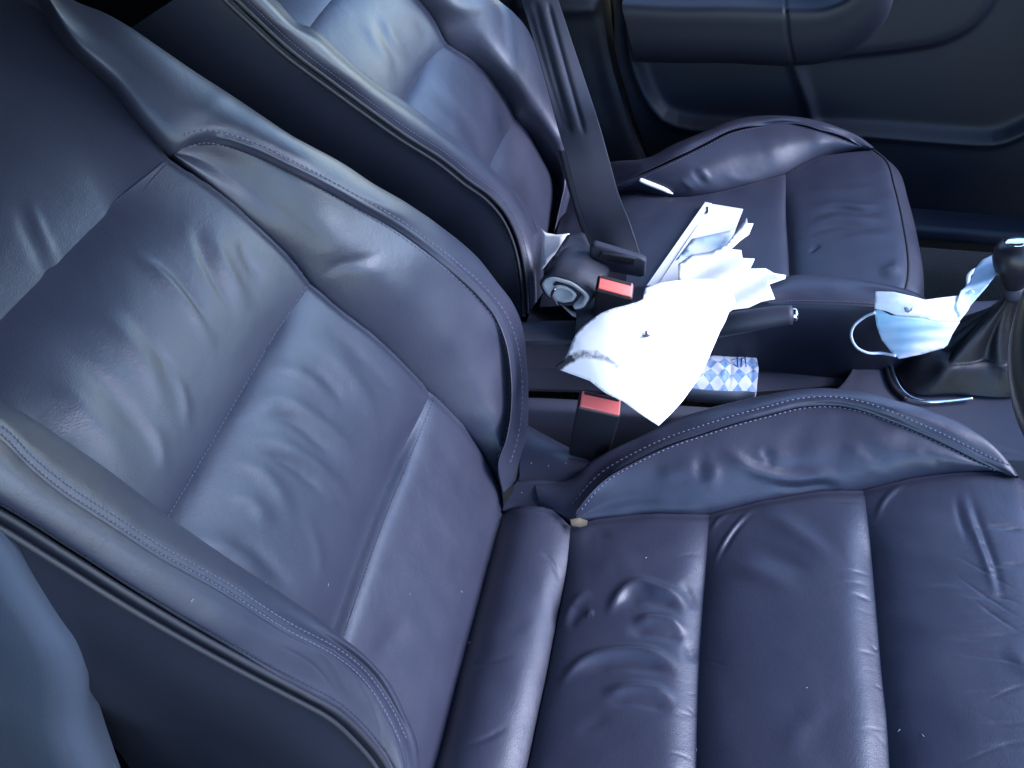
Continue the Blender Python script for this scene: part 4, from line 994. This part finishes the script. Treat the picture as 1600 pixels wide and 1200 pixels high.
mesh_obj('cover', G.reshape(-1, 3), grid_faces(3, 160), WEB, pouch).modifiers.new('t', 'SOLIDIFY').thickness = .003; pouch.children[-1].modifiers[0].offset = 0
r_c = [roll_pt(a, r - .005, -.001) for a, r in sp_]; r_d = [roll_pt(a, r - .005, .06) for a, r in sp_]
G2 = np.stack([cr(r_c, 160), cr(r_d, 160)])
oo = mesh_obj('lining', G2.reshape(-1, 3), grid_faces(2, 160), CLO, pouch); oo.modifiers.new('t', 'SOLIDIFY').thickness = .006; oo.modifiers[0].offset = 0
# flat tail of the pouch, lying back along the cushion
fl = [(850, 428), (866, 400), (886, 368), (912, 362), (922, 385), (926, 410), (928, 436), (890, 424)]
paper('flap', fl, lambda x, y: PZ(x, y, .075), WEB, parent=pouch, thick=.002, crumple=0)
tube('clip', cr([roll_pt(math.radians(120), .012, -.006), roll_pt(math.radians(200), .010, -.008), roll_pt(math.radians(250), .018, -.006), roll_pt(math.radians(262), .026, -.004)], 20), .0022, CHR, pouch)

# face mask by the gear lever
mask = thing('face_mask', 'pale blue disposable face mask with white ear loops beside gear lever', 'face mask', PZ(1440, 520, .02))
def s_mask(x, y):
    return PZ(x, y, .130 - .070 * np.clip((y - 457) / 103., 0, 1) + .012 * math.sin(math.pi * np.clip((x - 1365) / 150., 0, 1)) + .005 * math.sin((y - 455) / 20.) + .0016 * abs(((y - 457 + (x - 1366) * .03) / 9.) % 2 - 1))
MW = mat('mask_white', (.85, .88, .92), .8); MB = mat('mask_blue', (.30, .55, .78), .8, bump=[('noise', 300, .2, .0005)])
LB = mat('mask_pale_blue', (.60, .76, .9), .8)
paper('white_layer', [(1367, 457), (1395, 458), (1425, 464), (1445, 469), (1470, 465), (1512, 459), (1520, 470), (1512, 485), (1498, 503), (1465, 503), (1436, 497), (1400, 494), (1385, 488), (1366, 484)], s_mask, MW, step=3.5, crumple=.003, seed=8, parent=mask)
paper('blue_layer', [(1366, 483), (1376, 484), (1392, 492), (1400, 493), (1436, 497), (1468, 502), (1500, 502), (1488, 522), (1480, 540), (1474, 545), (1440, 554), (1405, 560), (1392, 548), (1378, 530), (1370, 508)], lambda x, y: s_mask(x, y) + EZ * -.001, blue_wash('mask_mottled', None), step=3.5, crumple=.004, seed=9, parent=mask)
paper('blue_layer', [(1500, 458), (1512, 448), (1520, 430), (1530, 420), (1546, 418), (1551, 430), (1548, 450), (1535, 465), (1512, 486), (1496, 500), (1492, 480)], lambda x, y: s_mask(x, y) + EZ * (.003 + max(0, x - 1505) * .0004), LB, step=3.5, crumple=.003, seed=10, parent=mask)
tube('ear_loop', cr([s_mask(1368, 488), PZ(1350, 496, .10), PZ(1334, 510, .09), PZ(1330, 525, .08), PZ(1338, 542, .07), PZ(1355, 551, .065), PZ(1378, 552, .062), s_mask(1400, 556)], 60), .0032, MW, mask, seg=8, flat=(.5, 1))
tube('ear_loop', cr([s_mask(1514, 468) + EZ * .012, PZ(1513, 445, .10), PZ(1514, 430, .11), PZ(1522, 423, .115), PZ(1536, 420, .115), PZ(1547, 420, .12)], 40), .0028, MW, mask, seg=8, flat=(.5, 1))
paper('print_mark', [(1411, 486), (1416, 485), (1419, 490), (1424, 485), (1424, 490), (1417, 494), (1412, 492)], lambda x, y: s_mask(x, y) + EZ * .005, mat('grey_print', (.2, .22, .28), .7), step=3, parent=mask, thick=.0002)

# lint and crumbs
Tl = bvh('s1', 's1c', 's1d', 'rc', 's1n', 's2c'); Vl = []; Fl = []
ql = np.random.default_rng(12)
spots_ = [(830, 724), (857, 728), (884, 724), (1009, 872), (815, 770), (905, 700)] + [tuple(p) for p in ql.uniform((150, 850), (1550, 1190), (16, 2))]
for x, y in spots_:
    p, n = cast(Tl, x, y)
    if p is None: continue
    a = ql.normal(size=3); a -= n * (a @ n); a /= np.linalg.norm(a); L = ql.uniform(.0005, .0016)
    v, f = tube_geo([p - a * L + n * .0003, p + n * .0005, p + a * L + n * .0003], .00028, 5, base=len(Vl)); Vl += list(v); Fl += f
lint = mesh_obj('lint', Vl, Fl, mat('pale_lint', (.4, .4, .42), .9)); lint['kind'] = 'stuff'; lint['label'] = 'tiny pale lint specks scattered on the nearest leather seat'; lint['category'] = 'lint'
